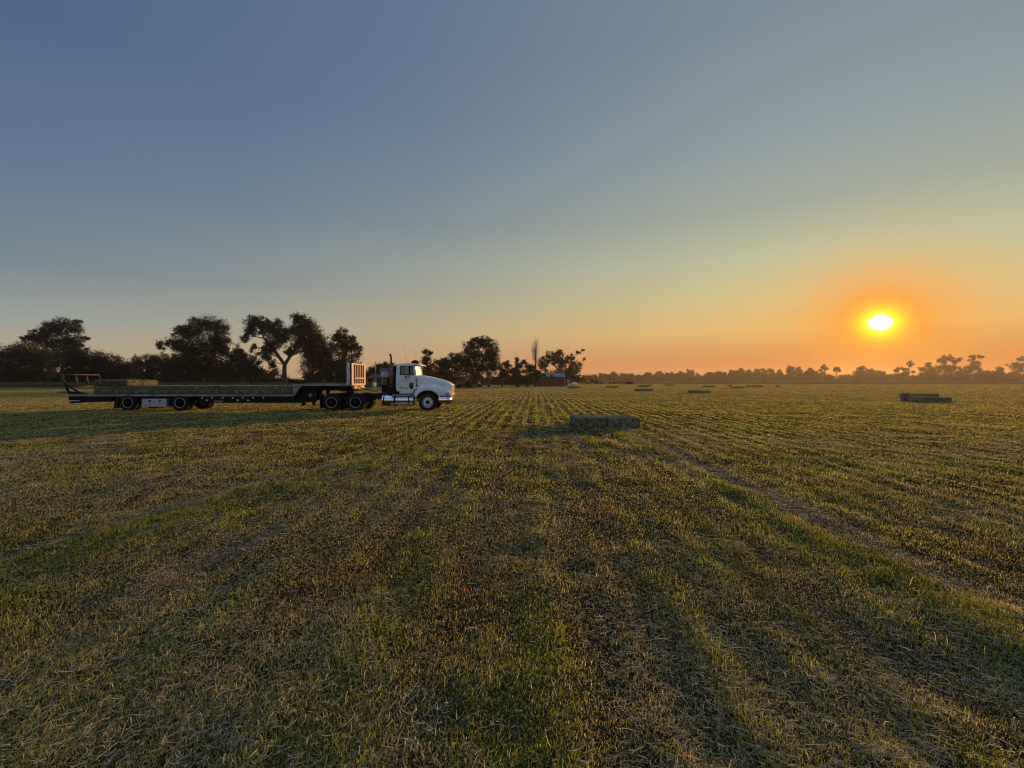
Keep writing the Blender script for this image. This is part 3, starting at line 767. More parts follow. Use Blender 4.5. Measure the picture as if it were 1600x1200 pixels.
    b = MB(); b.tube([(-2.10, .42, 1.30), (-2.10, .42, 2.58)], [.135, .135], 16); b.build('heat_shield', M['rust_shade'], T)
    b = MB(); b.tube([(-2.24, .36, 1.35), (-2.24, .36, 2.60)], .018, 6); b.box(-2.05, -1.84, .35, 2.1, 1.0, 2.52); b.box(-2.3, -1.84, .3, .9, .95, 1.3)
    b.build('exhaust_bracket', M['black'], T)
    b = MB(); b.tube([(-2.10, 2.02, 1.30), (-2.10, 2.02, 2.58)], [.12, .12], 12); b.build('air_intake', M['black'], T)
    # mirrors
    for yy in (-.02, 2.46):
        b = MB(); b.box(-1.23, -1.05, yy-.035, yy+.035, 2.03, 2.53, .02); mr = b.build('mirror', M['rail'], T)
        ci = .24 if yy < 1 else 2.2
        b = MB(); b.tube([(-1.0, ci, 2.60), (-1.06, yy, 2.56), (-1.06, yy, 2.00), (-1.0, ci-.0, 1.95)], .012, 6); b.build('mirror_arm', M['chrome'], mr)
    # mud flap behind the drive wheels, frame top gear
    b = MB(); b.box(-6.02, -5.97, .04, .62, .14, .92); b.box(-6.02, -5.85, .04, .6, .90, .93); b.build('mud_flap', M['rubber'], T)
    b = MB(); b.box(-6.02, -5.97, 1.82, 2.4, .14, .92); b.build('mud_flap', M['rubber'], T)
    # air hoses looping to the trailer
    for k, (dy, dz) in enumerate(((0, 0), (.12, -.05), (.24, .06))):
        p0 = Vector((-4.18, C-.25+dy, 1.36)); p1 = Vector((-2.2, C-.2+dy, 1.45+dz)); pts = []
        for i in range(13):
            t = i/12; p = p0.lerp(p1, t); p.z -= (.30+.05*k)*4*t*(1-t)*.9; pts.append(p)
        b = MB(); b.tube(pts, .017, 6); b.build('air_hose', M['hose'], T)
    b = MB(); b.box(-2.75, -2.45, C-.5, C-.2, 1.0, 1.45, .02); b.tube([(-2.5, C-.3, 1.0), (-2.4, C-.3, 1.9)], .03, 8); b.build('battery_box', M['black'], T); b = MB(); b.tube([(-2.85, C+.2, .96), (-2.85, C+.2, 1.35)], .08, 10); b.build('air_tank', M['black'], T)

def build_trailer():
    T = empty('step_deck_trailer', (TX, TY, 0), label='long low step deck trailer loaded with hay bales behind the white truck', category='trailer')
    W = 2.56; C = W/2-.03
    xr, xs, xf = -20.0, -7.5, -4.5
    b = MB(); b.box(xr+.02, xs, .04, W-.04, .87, .95); b.build('lower_deck', M['wood'], T)
    b = MB(); b.box(xs-.02, xf-.02, .04, W-.04, 1.40, 1.485); b.build('upper_deck', M['wood'], T)
    for y0, y1 in ((0, .038), (W-.038, W)):
        b = MB(); b.box(xr, xs-.3, y0, y1, .81, .925, .004)
        for i in range(20): b.box(xr+.3+i*.62, xr+.36+i*.62, y0-.008 if y0 == 0 else y1-.01, y0+.01 if y0 == 0 else y1+.008, .80, .86)
        b.build('side_rail', M['rail'], T)
        b = MB(); b.box(xs-.05, xf+.24, y0, y1, 1.385, 1.495, .004); b.build('side_rail', M['rail'], T)
        b = MB(); b.prism([(xs-.32, .81), (xs+.05, .81), (xs+.48, 1.382), (xs, 1.382), (xs, .928), (xs-.32, .928)], y0+.002, y1-.002); b.build('step_gusset', M['rail'], T)
    # main beams and crossmembers
    b = MB()
    for yy in (C-.55, C+.45):
        b.prism([(xr+.1, .86), (xr+.1, .46), (-17.6, .50), (-17.5, .58), (-13, .58), (-12.6, .45), (-7.0, .44), (-6.62, .60), (-6.5, 1.12), (-4.3, 1.14), (-4.3, 1.39), (-7.4, 1.39), (-7.45, .86)], yy, yy+.10)
    b.build('main_beam', M['black'], T)
    b = MB()
    x = xr+.5
    while x < xs-.1: b.box(x, x+.06, .05, W-.05, .76, .86); x += .40
    b.box(xs-.1, xs+.02, .05, W-.05, .60, 1.39)
    x = xs+.3
    while x < xf: b.box(x, x+.06, .05, W-.05, 1.28, 1.40); x += .40
    b.box(-12.8, -7.0, .10, .16, .44, .80)                                       # side skirt plate carrying the pale discs
    b.box(-7.0, -6.65, .10, .5, .48, 1.3); b.box(-5.2, -4.25, .5, W-.5, 1.13, 1.20)
    b.box(xr+.03, xr+2.3, .10, .16, .50, .80)
    b.build('crossmember', M['black'], T)
    b = MB(); rnd = [(-12.62, .73), (-12.05, .73), (-11.47, .73), (-10.9, .73), (-10.34, .73), (-9.77, .73), (-9.2, .73), (-12.35, .585), (-10.63, .585), (-10.05, .585)]
    for i, (xx, zz) in enumerate(rnd):
        q = MB(); q.lathe([(0, .055), (-.02, .052), (-.03, .03), (-.03, .001)], (xx, .10, zz), 'Y', 14); q.build('pale_disc', M['white_dull'], T)
    b.box(-11.95, -11.45, .075, .10, .47, .60, .005); b.build('frame_plate', M['rust_shade'], T)
    # axles and wheels
    for xx in (-16.73, -13.82):
        b = MB(); b.tube([(xx, .3, .47), (xx, W-.35, .47)], .075, 10)
        for yy in (.62, W-.7): b.box(xx-.45, xx+.45, yy, yy+.08, .50, .62); b.box(xx-.62, xx-.5, yy-.02, yy+.1, .45, .86); b.lathe([(0, .13), (.22, .13)], (xx+.38, yy+.04, .60), 'Z', 12)
        b.build('axle', M['black'], T)
    for xx in (-16.73, -13.82):
        for yy, sg in ((.0, -1), (.33, -1), (W-.06, 1), (W-.39, 1)): wheel(T, xx, yy, sg, 'trailer', .48, .27)
    # tool box
    b = MB(); b.box(-15.94, -14.57, .03, .55, .22, .68, .012); tb = b.build('tool_box', M['boxwhite'], T)
    for xx in (-15.50, -14.93): b = MB(); b.box(xx-.05, xx+.05, .0, .028, .545, .60, .005); b.lathe([(0, .03), (-.012, .03), (-.012, .001)], (xx, .0, .53), 'Y', 10); b.build('latch', M['black'], tb)
    b = MB(); b.prism([(-15.62, .235), (-15.60, .235), (-15.08, .66), (-15.10, .66)], .022, .029); b.box(-15.90, -15.72, .022, .029, .60, .635); b.build('diagonal_crease', M['greyink'], tb)
    b = MB(); b.box(-14.55, -14.1, .2, .6, .25, .6); b.build('air_tank', M['black'], T)
    for yy in (.04, W-.6):
        b = MB(); b.prism([(-17.55, .14), (-17.30, .16), (-17.22, .80), (-17.40, .80)], yy, yy+.55); b.build('mud_flap', M['rubber'], T)
    # landing gear and stand
    for yy in (.12, W-.3):
        b = MB(); b.box(-6.52, -6.30, yy, yy+.14, .50, 1.38); b.box(-6.48, -6.34, yy+.02, yy+.12, .33, .5); b.box(-6.52, -6.28, yy-.05, yy+.18, .30, .335); b.build('landing_leg', M['black'], T)
    b = MB(); b.box(-7.08, -6.92, .12, .3, .30, .5); b.box(-7.12, -6.88, .08, .34, .29, .32); b.build('stand', M['black'], T)
    # front rack
    b = MB(); b.box(-4.50, -4.235, 0, .05, 1.42, 2.68, .006); b.box(-4.50, -4.42, -.012, .06, 1.42, 2.70); b.box(-4.46, -4.41, .05, W-.05, 2.60, 2.67); b.box(-4.50, -4.235, W-.05, W, 1.42, 2.68, .006); hb = b.build('front_rack', M['alu'], T)
    b = MB(); b.box(-4.40, -4.33, .05, W-.05, 1.44, 2.66); b.build('rack_sheet', M['rust_shade'], hb)  # recess shade between the bars put into this darker sheet's colour
    b = MB()
    b.box(-4.325, -4.215, .0, .34, 1.42, 2.68, .01); b.box(-4.325, -4.215, W-.30, W, 1.42, 2.68, .01)
    b.box(-4.322, -4.218, .34, W-.30, 2.60, 2.675, .008); b.box(-4.322, -4.218, .34, W-.30, 1.42, 1.52, .008)
    for i in range(5):
        yy = .34+(W-.64)*(i+1)/6; b.box(-4.32, -4.225, yy-.035, yy+.035, 1.52, 2.60)
    b.box(-4.235, -4.205, .55, W-.32, 1.79, 1.86, .005)
    b.build('rack_bars', M['bars'], hb)
    b = MB(); b.box(-4.33, -4.18, .35, W-.35, 1.22, 1.40, .02); b.build('nose_plate', M['bars'], T)
    # rear frame leaning back
    y0, y1 = .02, W-.02
    g = MB()
    for yy in (y0+.03, y1-.03): g.tube([(-19.98, yy, .93), (-20.43, yy, 2.03)], .028, 6)
    g.tube([(-20.16, y0+.03, 1.36), (-20.16, y0+.5, 1.36)], .02, 5)
    g.tube([(-20.43, y0, 2.03), (-20.43, y1, 2.03)], .034, 6)
    g.tube([(-20.16, y0+.3, 1.35), (-20.16, y1-.3, 1.35)], .034, 6)
    for t in (.36, .64): yy = y0+(y1-y0)*t; g.tube([(-20.34, yy, 1.48), (-20.43, yy, 2.03)], .045, 6)
    g.build('rear_gate', M['redsteel'], T)
    for yy in (y0+.02, y1-.02): 
        g = MB(); g.tube([(-20.18, yy, 1.45), (-19.35, yy, .98)], .045, 6); g.tube([(-20.25, yy, 1.55), (-20.0, yy, .97)], .06, 6)
        g.prism([(-20.05, .955), (-18.9, .955), (-19.4, 1.05), (-20.05, 1.10)], yy-.03, yy+.03)
        g.build('gate_brace', M['black'], T)
    g = MB(); g.box(-20.72, -20.0, y0+.1, y0+.16, 1.02, 1.07); g.build('tail_pin', M['black'], T)
    b = MB(); b.box(xr-.02, xr+.03, .03, W-.03, .58, .93); b.box(xr-.02, xr+.02, .05, W-.05, .42, .50); b.box(xr-.0, xr+.10, .30, .40, .45, .8); b.build('rear_bumper', M['black'], T)
    b = MB(); b.box(xr, xr+.52, .075, .098, .545, .58); b.build('reflector', M['white_dull'], T)
    for yy in (.3, W-.4):
        b = MB(); b.box(xr-.045, xr-.02, yy, yy+.14, .66, .74, .004); b.build('tail_light', M['redlens'], T)

# ---------------------------------------------------------------- trees and shrubs
def leaf_cloud(blobs, D, dens, ls, base, rc=.16, seed=0, flat=1.0, gap=.55):
    """blobs in photo pixels (px, py, rx, ry[, depth offset]) filled with clumps of leaves"""
    rng = np.random.default_rng(seed); k = D/F; out = []
    for bl in blobs:
        px, py, rx, ry = bl[:4]; dz = bl[4] if len(bl) > 4 else 0
        c = np.array(P(px, py, D)); c[1] += dz; rad = np.array((rx*k, (rx*.6+ry*.4)*k*flat, ry*k))
        nc = max(5, int(rx*ry*.18*gap*1.8)); n = int(math.pi*rx*ry*dens*2.9)
        u = rng.normal(0, 1, (nc, 3)); u /= np.linalg.norm(u, axis=1)[:, None]; u *= (rng.random(nc)**.45)[:, None]
        cc = c+u*rad*.93
        sz = rng.uniform(.55, 1.35, nc)*rc*min(rad[0], rad[2])*1.6+ls*.5
        w = rng.integers(0, nc, n); pp = cc[w]+rng.normal(0, 1, (n, 3))*np.stack([sz, sz, sz*.85], -1)[w]*.62
        out.append((pp, w+len(out)*1000))
    p = np.concatenate([o[0] for o in out]); w = np.concatenate([o[1] for o in out]); n = len(p)
    s = ls*(.55+.9*rng.random(n))[:, None]
    a = rng.normal(0, 1, (n, 3)); a /= np.linalg.norm(a, axis=1)[:, None]
    b = np.cross(a, rng.normal(0, 1, (n, 3))); b /= np.linalg.norm(b, axis=1)[:, None]
    V = np.stack([p-a*s*.5, p+b*s*.33, p+a*s*.5, p-b*s*.33], 1).reshape(-1, 3)
    V[:, 2] = np.maximum(V[:, 2], .05)
    Fc = np.arange(n*4).reshape(-1, 4)
    tone = (.5+1.0*hsh(w, w*0+3, seed))*(.8+.4*rng.random(n)); c = np.array(base)[None]*tone[:, None]*.46
    return V, Fc, np.repeat(c, 4, 0)
def tree(name, label, D, blobs, trunk=None, base=(.045, .055, .022), dens=1.5, ls=None, tr=.32, seed=1, group=None, cat='tree', gap=.55, limbs=True, part='crown', rc=.16):
    ls = ls or .0022*D
    allp = blobs; cx = trunk if trunk is not None else sum(b[0] for b in blobs)/len(blobs)
    root = empty(name, ((cx-800)/F*D, D, 0), label=label, category=cat)
    if group: root['group'] = group
    V, Fc, c = leaf_cloud(blobs, D, dens, ls, base, rc, seed, gap=gap)
    V = V-np.array(root.location)
    link(part, np_mesh(part, V, Fc, c), M['leaf'], root)
    rng = random.Random(seed); b = MB(); L = root.location
    zs = [P(q[0], q[1], D).z for q in blobs]; zl = min(zs); zh = max(zs)
    fork = max(1.2, min(zl, zh*.4))
    if limbs:
        jx = rng.uniform(-.2, .2)
        b.tube([(0, 0, -.2), (0, 0, .3), (jx, 0, fork*.6), (jx*.5, .1, fork)], [tr*1.5, tr*1.1, tr*.9, tr*.8], 9)
        lead = []
        for sd in (-1, 1):
            qs = [q for q in blobs if (q[0]-cx)*sd > 0 and q[2]*q[3] > 60]
            if not qs: continue
            e = P(sum(q[0] for q in qs)/len(qs), min(sum(q[1] for q in qs)/len(qs), 590), D)-L; s0 = Vector((jx*.5, .1, fork*.95))
            if e.z < s0.z+1: continue
            top = min(qs, key=lambda q: q[1]); e2 = P(top[0], top[1], D)-L
            pts = [s0, s0.lerp(e, .5)+Vector((sd*.2, .3, .4)), e, e.lerp(e2, .6)+Vector((0, .2, 0)), e2]
            b.tube(pts, [tr*.75, tr*.58, tr*.42, tr*.25, tr*.08], 7); lead.append(pts)
        for q in blobs:
            if q[2]*q[3] < 8: continue
            e = P(q[0], q[1]-q[3]*.2, D)-L; s0 = Vector((jx*.5, .1, fork*rng.uniform(.75, 1)))
            if lead:
                c_ = [p.lerp(p2, t_) for pts in lead for p, p2 in zip(pts, pts[1:]) for t_ in (0, .5)]
                c_ = [p for p in c_ if p.z < e.z-.4] or [s0]
                s0 = min(c_, key=lambda p: (p-e).length+abs(p.x-e.x)*.3)
            if e.z < s0.z+.3: continue
            m1 = s0.lerp(e, .4)+Vector((rng.uniform(-.3, .3), rng.uniform(-.3, .3), rng.uniform(-.2, .5))); r0 = max(.07, tr*rng.uniform(.45, .65)*(.5 if lead else 1))
            b.tube([s0, m1, s0.lerp(e, .75)+Vector((rng.uniform(-.3, .3), 0, .2)), e], [r0, r0*.7, r0*.45, r0*.15], 6)
            for _ in range(3):
                e2 = e+Vector((rng.uniform(-1, 1)*q[2], rng.uniform(-1, 1)*q[2], rng.uniform(-.3, 1)*q[3]))*(D/F)*.7
                b.tube([m1.lerp(e, .5), e.lerp(e2, .5)+Vector((0, 0, .2)), e2], [r0*.35, r0*.22, .02], 5)
    else:
        for _ in range(6): b.tube([(rng.uniform(-.3, .3), rng.uniform(-.3, .3), -.1), (rng.uniform(-.6, .6), 0, zl*.6), (rng.uniform(-1.2, 1.2), rng.uniform(-.5, .5), zl)], [tr*.4, tr*.3, tr*.1], 5)
    b.build('trunk' if limbs else 'stem', M['bark'], root)
    return root

def build_trees():
    T = tree; G = 'trees behind the trailer'; dk = (.028, .034, .014); br = (.085, .060, .026)
    T('shade_tree', 'bushy brownish tree at the far left edge of the tree row', 135, [(10, 560, 26, 22), (45, 556, 30, 22), (72, 565, 18, 22), (25, 582, 40, 16), (60, 585, 24, 13)], 30, (.075, .062, .026), 1.6, seed=2, group=G)
    T('shade_tree', 'tall open tree rising behind the bushy brownish tree at far left', 150, [(97, 510, 18, 15), (78, 517, 17, 14), (60, 524, 16, 11), (46, 530, 11, 9), (118, 512, 11, 15), (112, 532, 16, 16), (133, 529, 7, 7), (122, 548, 14, 12), (85, 538, 34, 16), (105, 558, 22, 16), (70, 560, 20, 14)], 98, dk, 1.25, seed=3, group=G, gap=.5, tr=.5)
    T('large_shrub', 'wide dark thicket between the tall left tree and trailer tail', 128, [(118, 566, 30, 20), (150, 566, 28, 20), (180, 574, 26, 18), (135, 584, 42, 13), (185, 587, 28, 10), (205, 581, 14, 12)], 150, (.040, .042, .018), 1.7, seed=4, group=G, cat='shrub', limbs=False, part='foliage')
    T('shade_tree', 'low spreading tree left of the big double crowned tree', 140, [(222, 568, 18, 13), (245, 563, 20, 12), (265, 572, 18, 16), (240, 582, 32, 12)], 240, (.046, .046, .02), 1.5, seed=5, group=G)
    T('shade_tree', 'big double crowned dense tree with trunk behind the trailer deck', 128, [(308, 512, 19, 17), (336, 511, 21, 17), (284, 519, 13, 14), (275, 538, 16, 12), (256, 540, 9, 8), (298, 538, 26, 20), (340, 534, 21, 22), (352, 550, 9, 14), (318, 560, 38, 24), (285, 570, 30, 20), (342, 576, 22, 18), (312, 582, 40, 13)], 316, dk, 1.5, seed=6, group=G, tr=.6)
    T('shade_tree', 'small rounded tree between the double crowned tree and the forked tree', 124, [(376, 550, 12, 12), (368, 565, 20, 14), (388, 568, 20, 14), (376, 582, 33, 12), (350, 580, 14, 12), (404, 580, 10, 12)], 377, (.034, .040, .018), 1.7, seed=7, group=G)
    f = T('shade_tree', 'forked tree with leaning limbs and sky showing through its crown', 128, [(402, 503, 20.3, 11.4), (390, 517, 11.4, 11.4), (412, 514, 16.5, 12.7), (383, 528, 8.9, 7.6), (430, 512, 17.8, 14), (437, 528, 17.8, 17.8), (424, 540, 15.2, 12.7), (417, 553, 17.8, 10.2), (398, 545, 6.3, 7.6), (467, 500, 15.2, 11.4), (478, 508, 16.5, 15.2), (462, 518, 15.2, 12.7), (485, 522, 20.3, 19.1), (474, 537, 17.8, 16.5), (486, 548, 15.2, 17.8), (452, 549, 10.2, 8.9), (424, 568, 8.9, 10.2)], 445, dk, 1.6, seed=8, group=G, gap=.45, tr=.62)
    T('shade_tree', 'dense dark tree just right of the forked tree', 133, [(497, 533, 16, 16), (490, 552, 20, 18), (512, 548, 18, 16), (500, 572, 32, 20), (528, 578, 24, 18)], 505, dk, 1.7, seed=9, group=G, tr=.5)
    T('shade_tree', 'tall airy tree behind the front rack of the trailer', 130, [(534, 520, 12, 9), (527, 533, 13, 13), (540, 538, 14, 12), (548, 530, 12, 9), (556, 542, 10, 10), (540, 548, 16, 13), (560, 553, 7, 8), (545, 568, 20, 16), (552, 586, 20, 12)], 543, (.042, .046, .02), 1.4, seed=10, group=G, gap=.5)
    T('shade_tree', 'small round tree in the gap under the forked tree', 165, [(428, 585, 14, 10), (415, 590, 12, 6)], 428, (.05, .05, .02), 1.5, seed=31, group=G)
    T('yard_tree', 'dark rounded tree behind the roof of the house', 142, [(600, 572, 14, 9), (584, 580, 11, 10), (617, 574, 12, 8), (572, 586, 8, 8), (598, 586, 22, 10), (628, 580, 14, 12)], 600, (.042, .048, .02), 1.6, seed=11)
    T('cedar_tree', 'narrow pointed tree just above the truck hood', 125, [(665, 550, 5, 6), (672, 552, 4, 6), (667, 562, 9, 8), (669, 576, 13, 12), (668, 590, 15, 10)], 668, (.04, .045, .02), 1.6, seed=12, rc=.2)
    T('yard_tree', 'low wide dark tree between the pointed tree and round tree', 120, [(686, 570, 14, 10), (712, 558, 11, 9), (700, 568, 16, 12), (722, 570, 14, 14), (700, 586, 34, 14)], 700, (.038, .040, .018), 1.7, seed=13)
    T('yard_tree', 'tall round crowned tree standing behind the green tractor', 116, [(750, 534, 20, 9), (737, 541, 14, 11), (763, 541, 15, 12), (770, 552, 11, 12), (742, 556, 22, 12), (762, 562, 18, 14), (730, 565, 12, 14), (748, 578, 30, 14), (770, 572, 10, 8)], 748, (.040, .040, .017), 1.6, seed=14, tr=.5)
    T('yard_tree', 'small low tree right of the round crowned tree', 118, [(785, 573, 10, 8), (792, 570, 8, 7), (785, 584, 14, 10)], 785, (.036, .036, .017), 1.6, seed=15, tr=.22)
    T('cedar_tree', 'pointed evergreen left of the bare fan shaped tree', 114, [(808, 562, 4, 5), (808, 570, 8, 7), (806, 581, 12, 9), (807, 594, 14, 9)], 808, (.036, .038, .018), 1.9, seed=16, rc=.2)
    T('yard_tree', 'ragged evergreen beside the trunk of the bare tree', 117, [(819, 566, 5, 6), (824, 577, 9, 9), (833, 576, 9, 10), (824, 592, 13, 10), (838, 588, 9, 10)], 824, (.046, .044, .02), 1.6, seed=17)
    T('yard_tree', 'wide tree with wispy top branches behind the red barn', 131, [(858, 558, 13, 9), (849, 568, 11, 10), (877, 553, 9, 6), (868, 565, 14, 10), (892, 558, 8, 5), (903, 551, 8, 2.4), (911, 547, 5, 1.6), (886, 566, 14, 9), (896, 577, 13, 12), (878, 583, 20, 14), (898, 591, 13, 10), (912, 562, 3, 2.5), (906, 569, 4, 3)], 885, (.055, .052, .022), 1.35, seed=18, gap=.5, tr=.35)
    T('sapling', 'thin small tree in front of the red barn wall', 112, [(848, 576, 6, 4), (857, 579, 8, 4), (850, 585, 8, 4), (862, 588, 4, 3), (843, 590, 4, 3)], 853, (.06, .062, .03), .85, seed=19, tr=.1)
    # bare fan-shaped tree
    D = 119; root = empty('bare_tree', P(836.5, 604.2, D), label='tall leafless tree with upright fan of pale branches', category='tree'); root.location.z = 0
    b = MB(); rng = random.Random(5)
    b.tube([(0, 0, -.2), (0, 0, 3), (.1, 0, 6.2), (.05, 0, 7.6)], [.30, .22, .15, .11], 8); b.build('trunk', M['bark'], root)
    b = MB()
    for i in range(46):
        z0 = rng.uniform(5.4, 8.2); ang = rng.uniform(-1, 1); top = rng.uniform(9.5, 13.3)*(1-.12*abs(ang)); xx = ang*rng.uniform(.7, 1.15)+.0; 
        if rng.random() < .35: xx = -abs(xx)*.9
        pts = [(.05, 0, z0)]
        for k in range(1, 6):
            t = k/5; pts.append((.05+xx*1.15*t**1.15+rng.uniform(-.1, .1), rng.uniform(-.5, .5)*t, z0+(top-z0)*t))
        b.tube(pts, [.045, .036, .03, .026, .022, .016], 4)
    for i in range(10):
        z0 = rng.uniform(5.5, 7); b.tube([(0, 0, z0), (-.7, 0, z0+.8), (-.85+rng.uniform(-.1, .1), .1, z0+rng.uniform(2, 3.4))], [.035, .028, .014], 4)
    b.build('branch_fan', M['deadwood'], root)
    # hedge line running right from the barn
    T('hedgerow_shrub', 'low dark hedge running right from the wooded edge', 200, [(908, 594, 12, 4.5), (922, 596.5, 14, 3), (940, 597.5, 16, 2.2), (960, 598, 12, 1.6), (980, 598.2, 12, 1.2)], 920, (.05, .048, .024), 2.2, ls=.5, seed=40, limbs=False, cat='hedge', part='foliage')
    T('hedgerow_shrub', 'pale far clump of bushes beyond the dark hedge', 420, [(918, 590, 10, 4), (931, 592, 6, 3)], 918, (.05, .048, .024), 2.2, ls=1.0, seed=41, limbs=False, cat='shrub', part='foliage')
    # the far tree line
    D0 = 532; G2 = 'trees of the far tree line'
    fl = [(928, 585, 9), (942, 583, 10), (958, 581.5, 11), (974, 584, 9), (985, 582.5, 7), (998, 586, 9), (1011, 581.5, 9), (1030, 579.5, 11), (1045, 581, 9), (1064, 579.5, 10), (1077, 576.5, 9), (1092, 583, 8), (1108, 580.5, 9), (1122, 579, 9), (1131, 581, 7), (1145, 577, 9), (1157, 573.5, 9), (1172, 577.5, 9), (1184, 575, 7), (1194, 575, 7), (1205, 574, 8), (1218, 575, 5), (1236, 570.5, 10), (1250, 573, 7), (1264, 575, 10), (1274, 579, 8), (1345, 572, 12), (1360, 574, 9), (1375, 578, 9), (1388, 584, 8), (1455, 568, 9), (1560, 573, 11), (1545, 578, 9), (1578, 581, 9), (1505, 575, 12), (1620, 570, 14), (1640, 565, 14), (1665, 572, 14)]
    for i, (px, top, w) in enumerate(fl):
        rng = random.Random(100+i); h = 596-top
        bl = [(px+rng.uniform(-.15, .15)*w, top+h*.25, w*.62, h*.24), (px-w*.4, top+h*.42, w*.45, h*.22), (px+w*.42, top+h*.38, w*.42, h*.22), (px, top+h*.62, w*.95, h*.3), (px+rng.uniform(-1, 1)*w*.7, top+h*.15, w*.25, h*.12)]
        T('distant_tree', 'hazy brown tree in the far tree line along the horizon', D0+rng.uniform(-30, 60), bl, px, (.036, .034, .018), 2.1, ls=1.1, seed=200+i, group=G2, tr=.5, gap=1.0)
    sp = [('narrow topped tree standing up left in the far line below the sun', 1285, [(1285, 573, 5.5, 4), (1289, 577, 5, 3), (1282, 578, 4, 3), (1286, 586, 7, 6)]),
          ('lone tree with a round tuft on a thin trunk, left of the sun', 1307, [(1307, 575, 4.5, 3.4), (1310, 579, 3.6, 2.6), (1304, 579, 3.2, 3)]),
          ('flat topped two tier tree right below the sun', 1412, [(1421, 566.5, 7.5, 2.6), (1424, 571, 4, 3.5), (1408, 575, 9, 3), (1402, 580, 7, 4), (1418, 583, 10, 7), (1405, 588, 12, 5)]),
          ('leaning low tree beside the broad tree right of the sun', 1444, [(1449, 570, 7, 4), (1441, 576, 8, 4), (1446, 584, 12, 7)]),
          ('broad tall tree with loose crown right of the sun', 1480, [(1480, 560, 11, 5), (1470, 565, 9, 5), (1496, 563, 7, 6), (1490, 573, 9, 6), (1474, 576, 16, 9), (1484, 587, 20, 7)]),
          ('tall anvil shaped tree near the right edge of the far line', 1522, [(1519, 559, 8, 4), (1533, 558, 7, 3.2), (1522, 566, 10, 5), (1524, 576, 15, 8), (1526, 587, 20, 7)]),
          ('tall tree cut by the right edge of the photo', 1594, [(1598, 561, 7, 5), (1585, 570, 11, 5), (1597, 575, 14, 9), (1590, 587, 18, 7)])]
    for i, (lab, px, bl) in enumerate(sp):
        T('distant_tree', lab, 520, bl, px, (.036, .033, .016), 2.0, ls=.95, seed=300+i, tr=.5, gap=.8)
    rng = np.random.default_rng(9); bl = []
    x = 918
    while x < 1690: bl.append((x, 591.0+rng.uniform(-1.5, 1.5), rng.uniform(8, 14), rng.uniform(3.5, 5.5), rng.uniform(-6, 20))); x += rng.uniform(5, 10)
    bl += [(float(q), 595.0, 9, 1.9, float(rng.uniform(-8, 8))) for q in np.arange(900, 1700, 6)]
    V, Fc, c = leaf_cloud(bl, 540, 2.2, 1.2, (.034, .03, .018), .3, 77, gap=1.2)
    link('undergrowth', np_mesh('undergrowth', V, Fc, c), M['leaf'], kind='stuff', label='continuous low brush filling the foot of the far tree line', category='brush')
    bl = []
    for x0, x1, top in ((-30, 410, 583), (405, 480, 594.5), (470, 580, 584), (575, 860, 590)):
        for q in np.arange(x0, x1, 6): bl.append((float(q), (top+600)/2+rng.uniform(-1.5, 1.5), rng.uniform(7, 11), (600.5-top)/2+rng.uniform(0, 2), float(rng.uniform(-4, 8))))
    V, Fc, c = leaf_cloud(bl, 158, 1.5, .5, (.028, .031, .015), .3, 78, gap=1.0)
    link('thicket', np_mesh('thicket', V, Fc, c), M['leaf'], kind='stuff', label='dark undergrowth filling in behind the trunks of the near tree row', category='undergrowth')
    T('field_shrub', 'small dark mound shaped bush on the far field edge', 330, [(1195, 595.4, 3, 1.6), (1196, 594.6, 1.6, 1.6)], 1195, (.03, .03, .016), 4, ls=.35, seed=42, limbs=False, cat='shrub', part='foliage')
    # tall weeds along the left edge of the field
    rng = np.random.default_rng(12); n = 60000
    x = rng.uniform(-150, -8, n); y = rng.uniform(104, 126, n)+x*.02; e = np.clip((-8-x)/30, 0, 1)
    hh = (.25+.75*e)*(.5+.7*vn(x*.3, y*.3, 3)); z = rng.random(n)*hh
    p = np.stack([x, y, z], -1); a = rng.normal(0, 1, (n, 3)); a[:, 2] = np.abs(a[:, 2])+.8; a /= np.linalg.norm(a, axis=1)[:, None]; b = np.cross(a, rng.normal(0, 1, (n, 3))); b /= np.linalg.norm(b, axis=1)[:, None]
    V = np.stack([p-b*.05, p+b*.05, p+a*.38], 1).reshape(-1, 3); c = np.array((.070, .085, .03))*(.6+.8*rng.random(n))[:, None]
    link('weeds', np_mesh('weeds', V, np.arange(n*3).reshape(-1, 3), np.repeat(c, 3, 0)), M['leaf'], kind='stuff', label='strip of rank green weeds along the foot of the tree row', category='weeds')

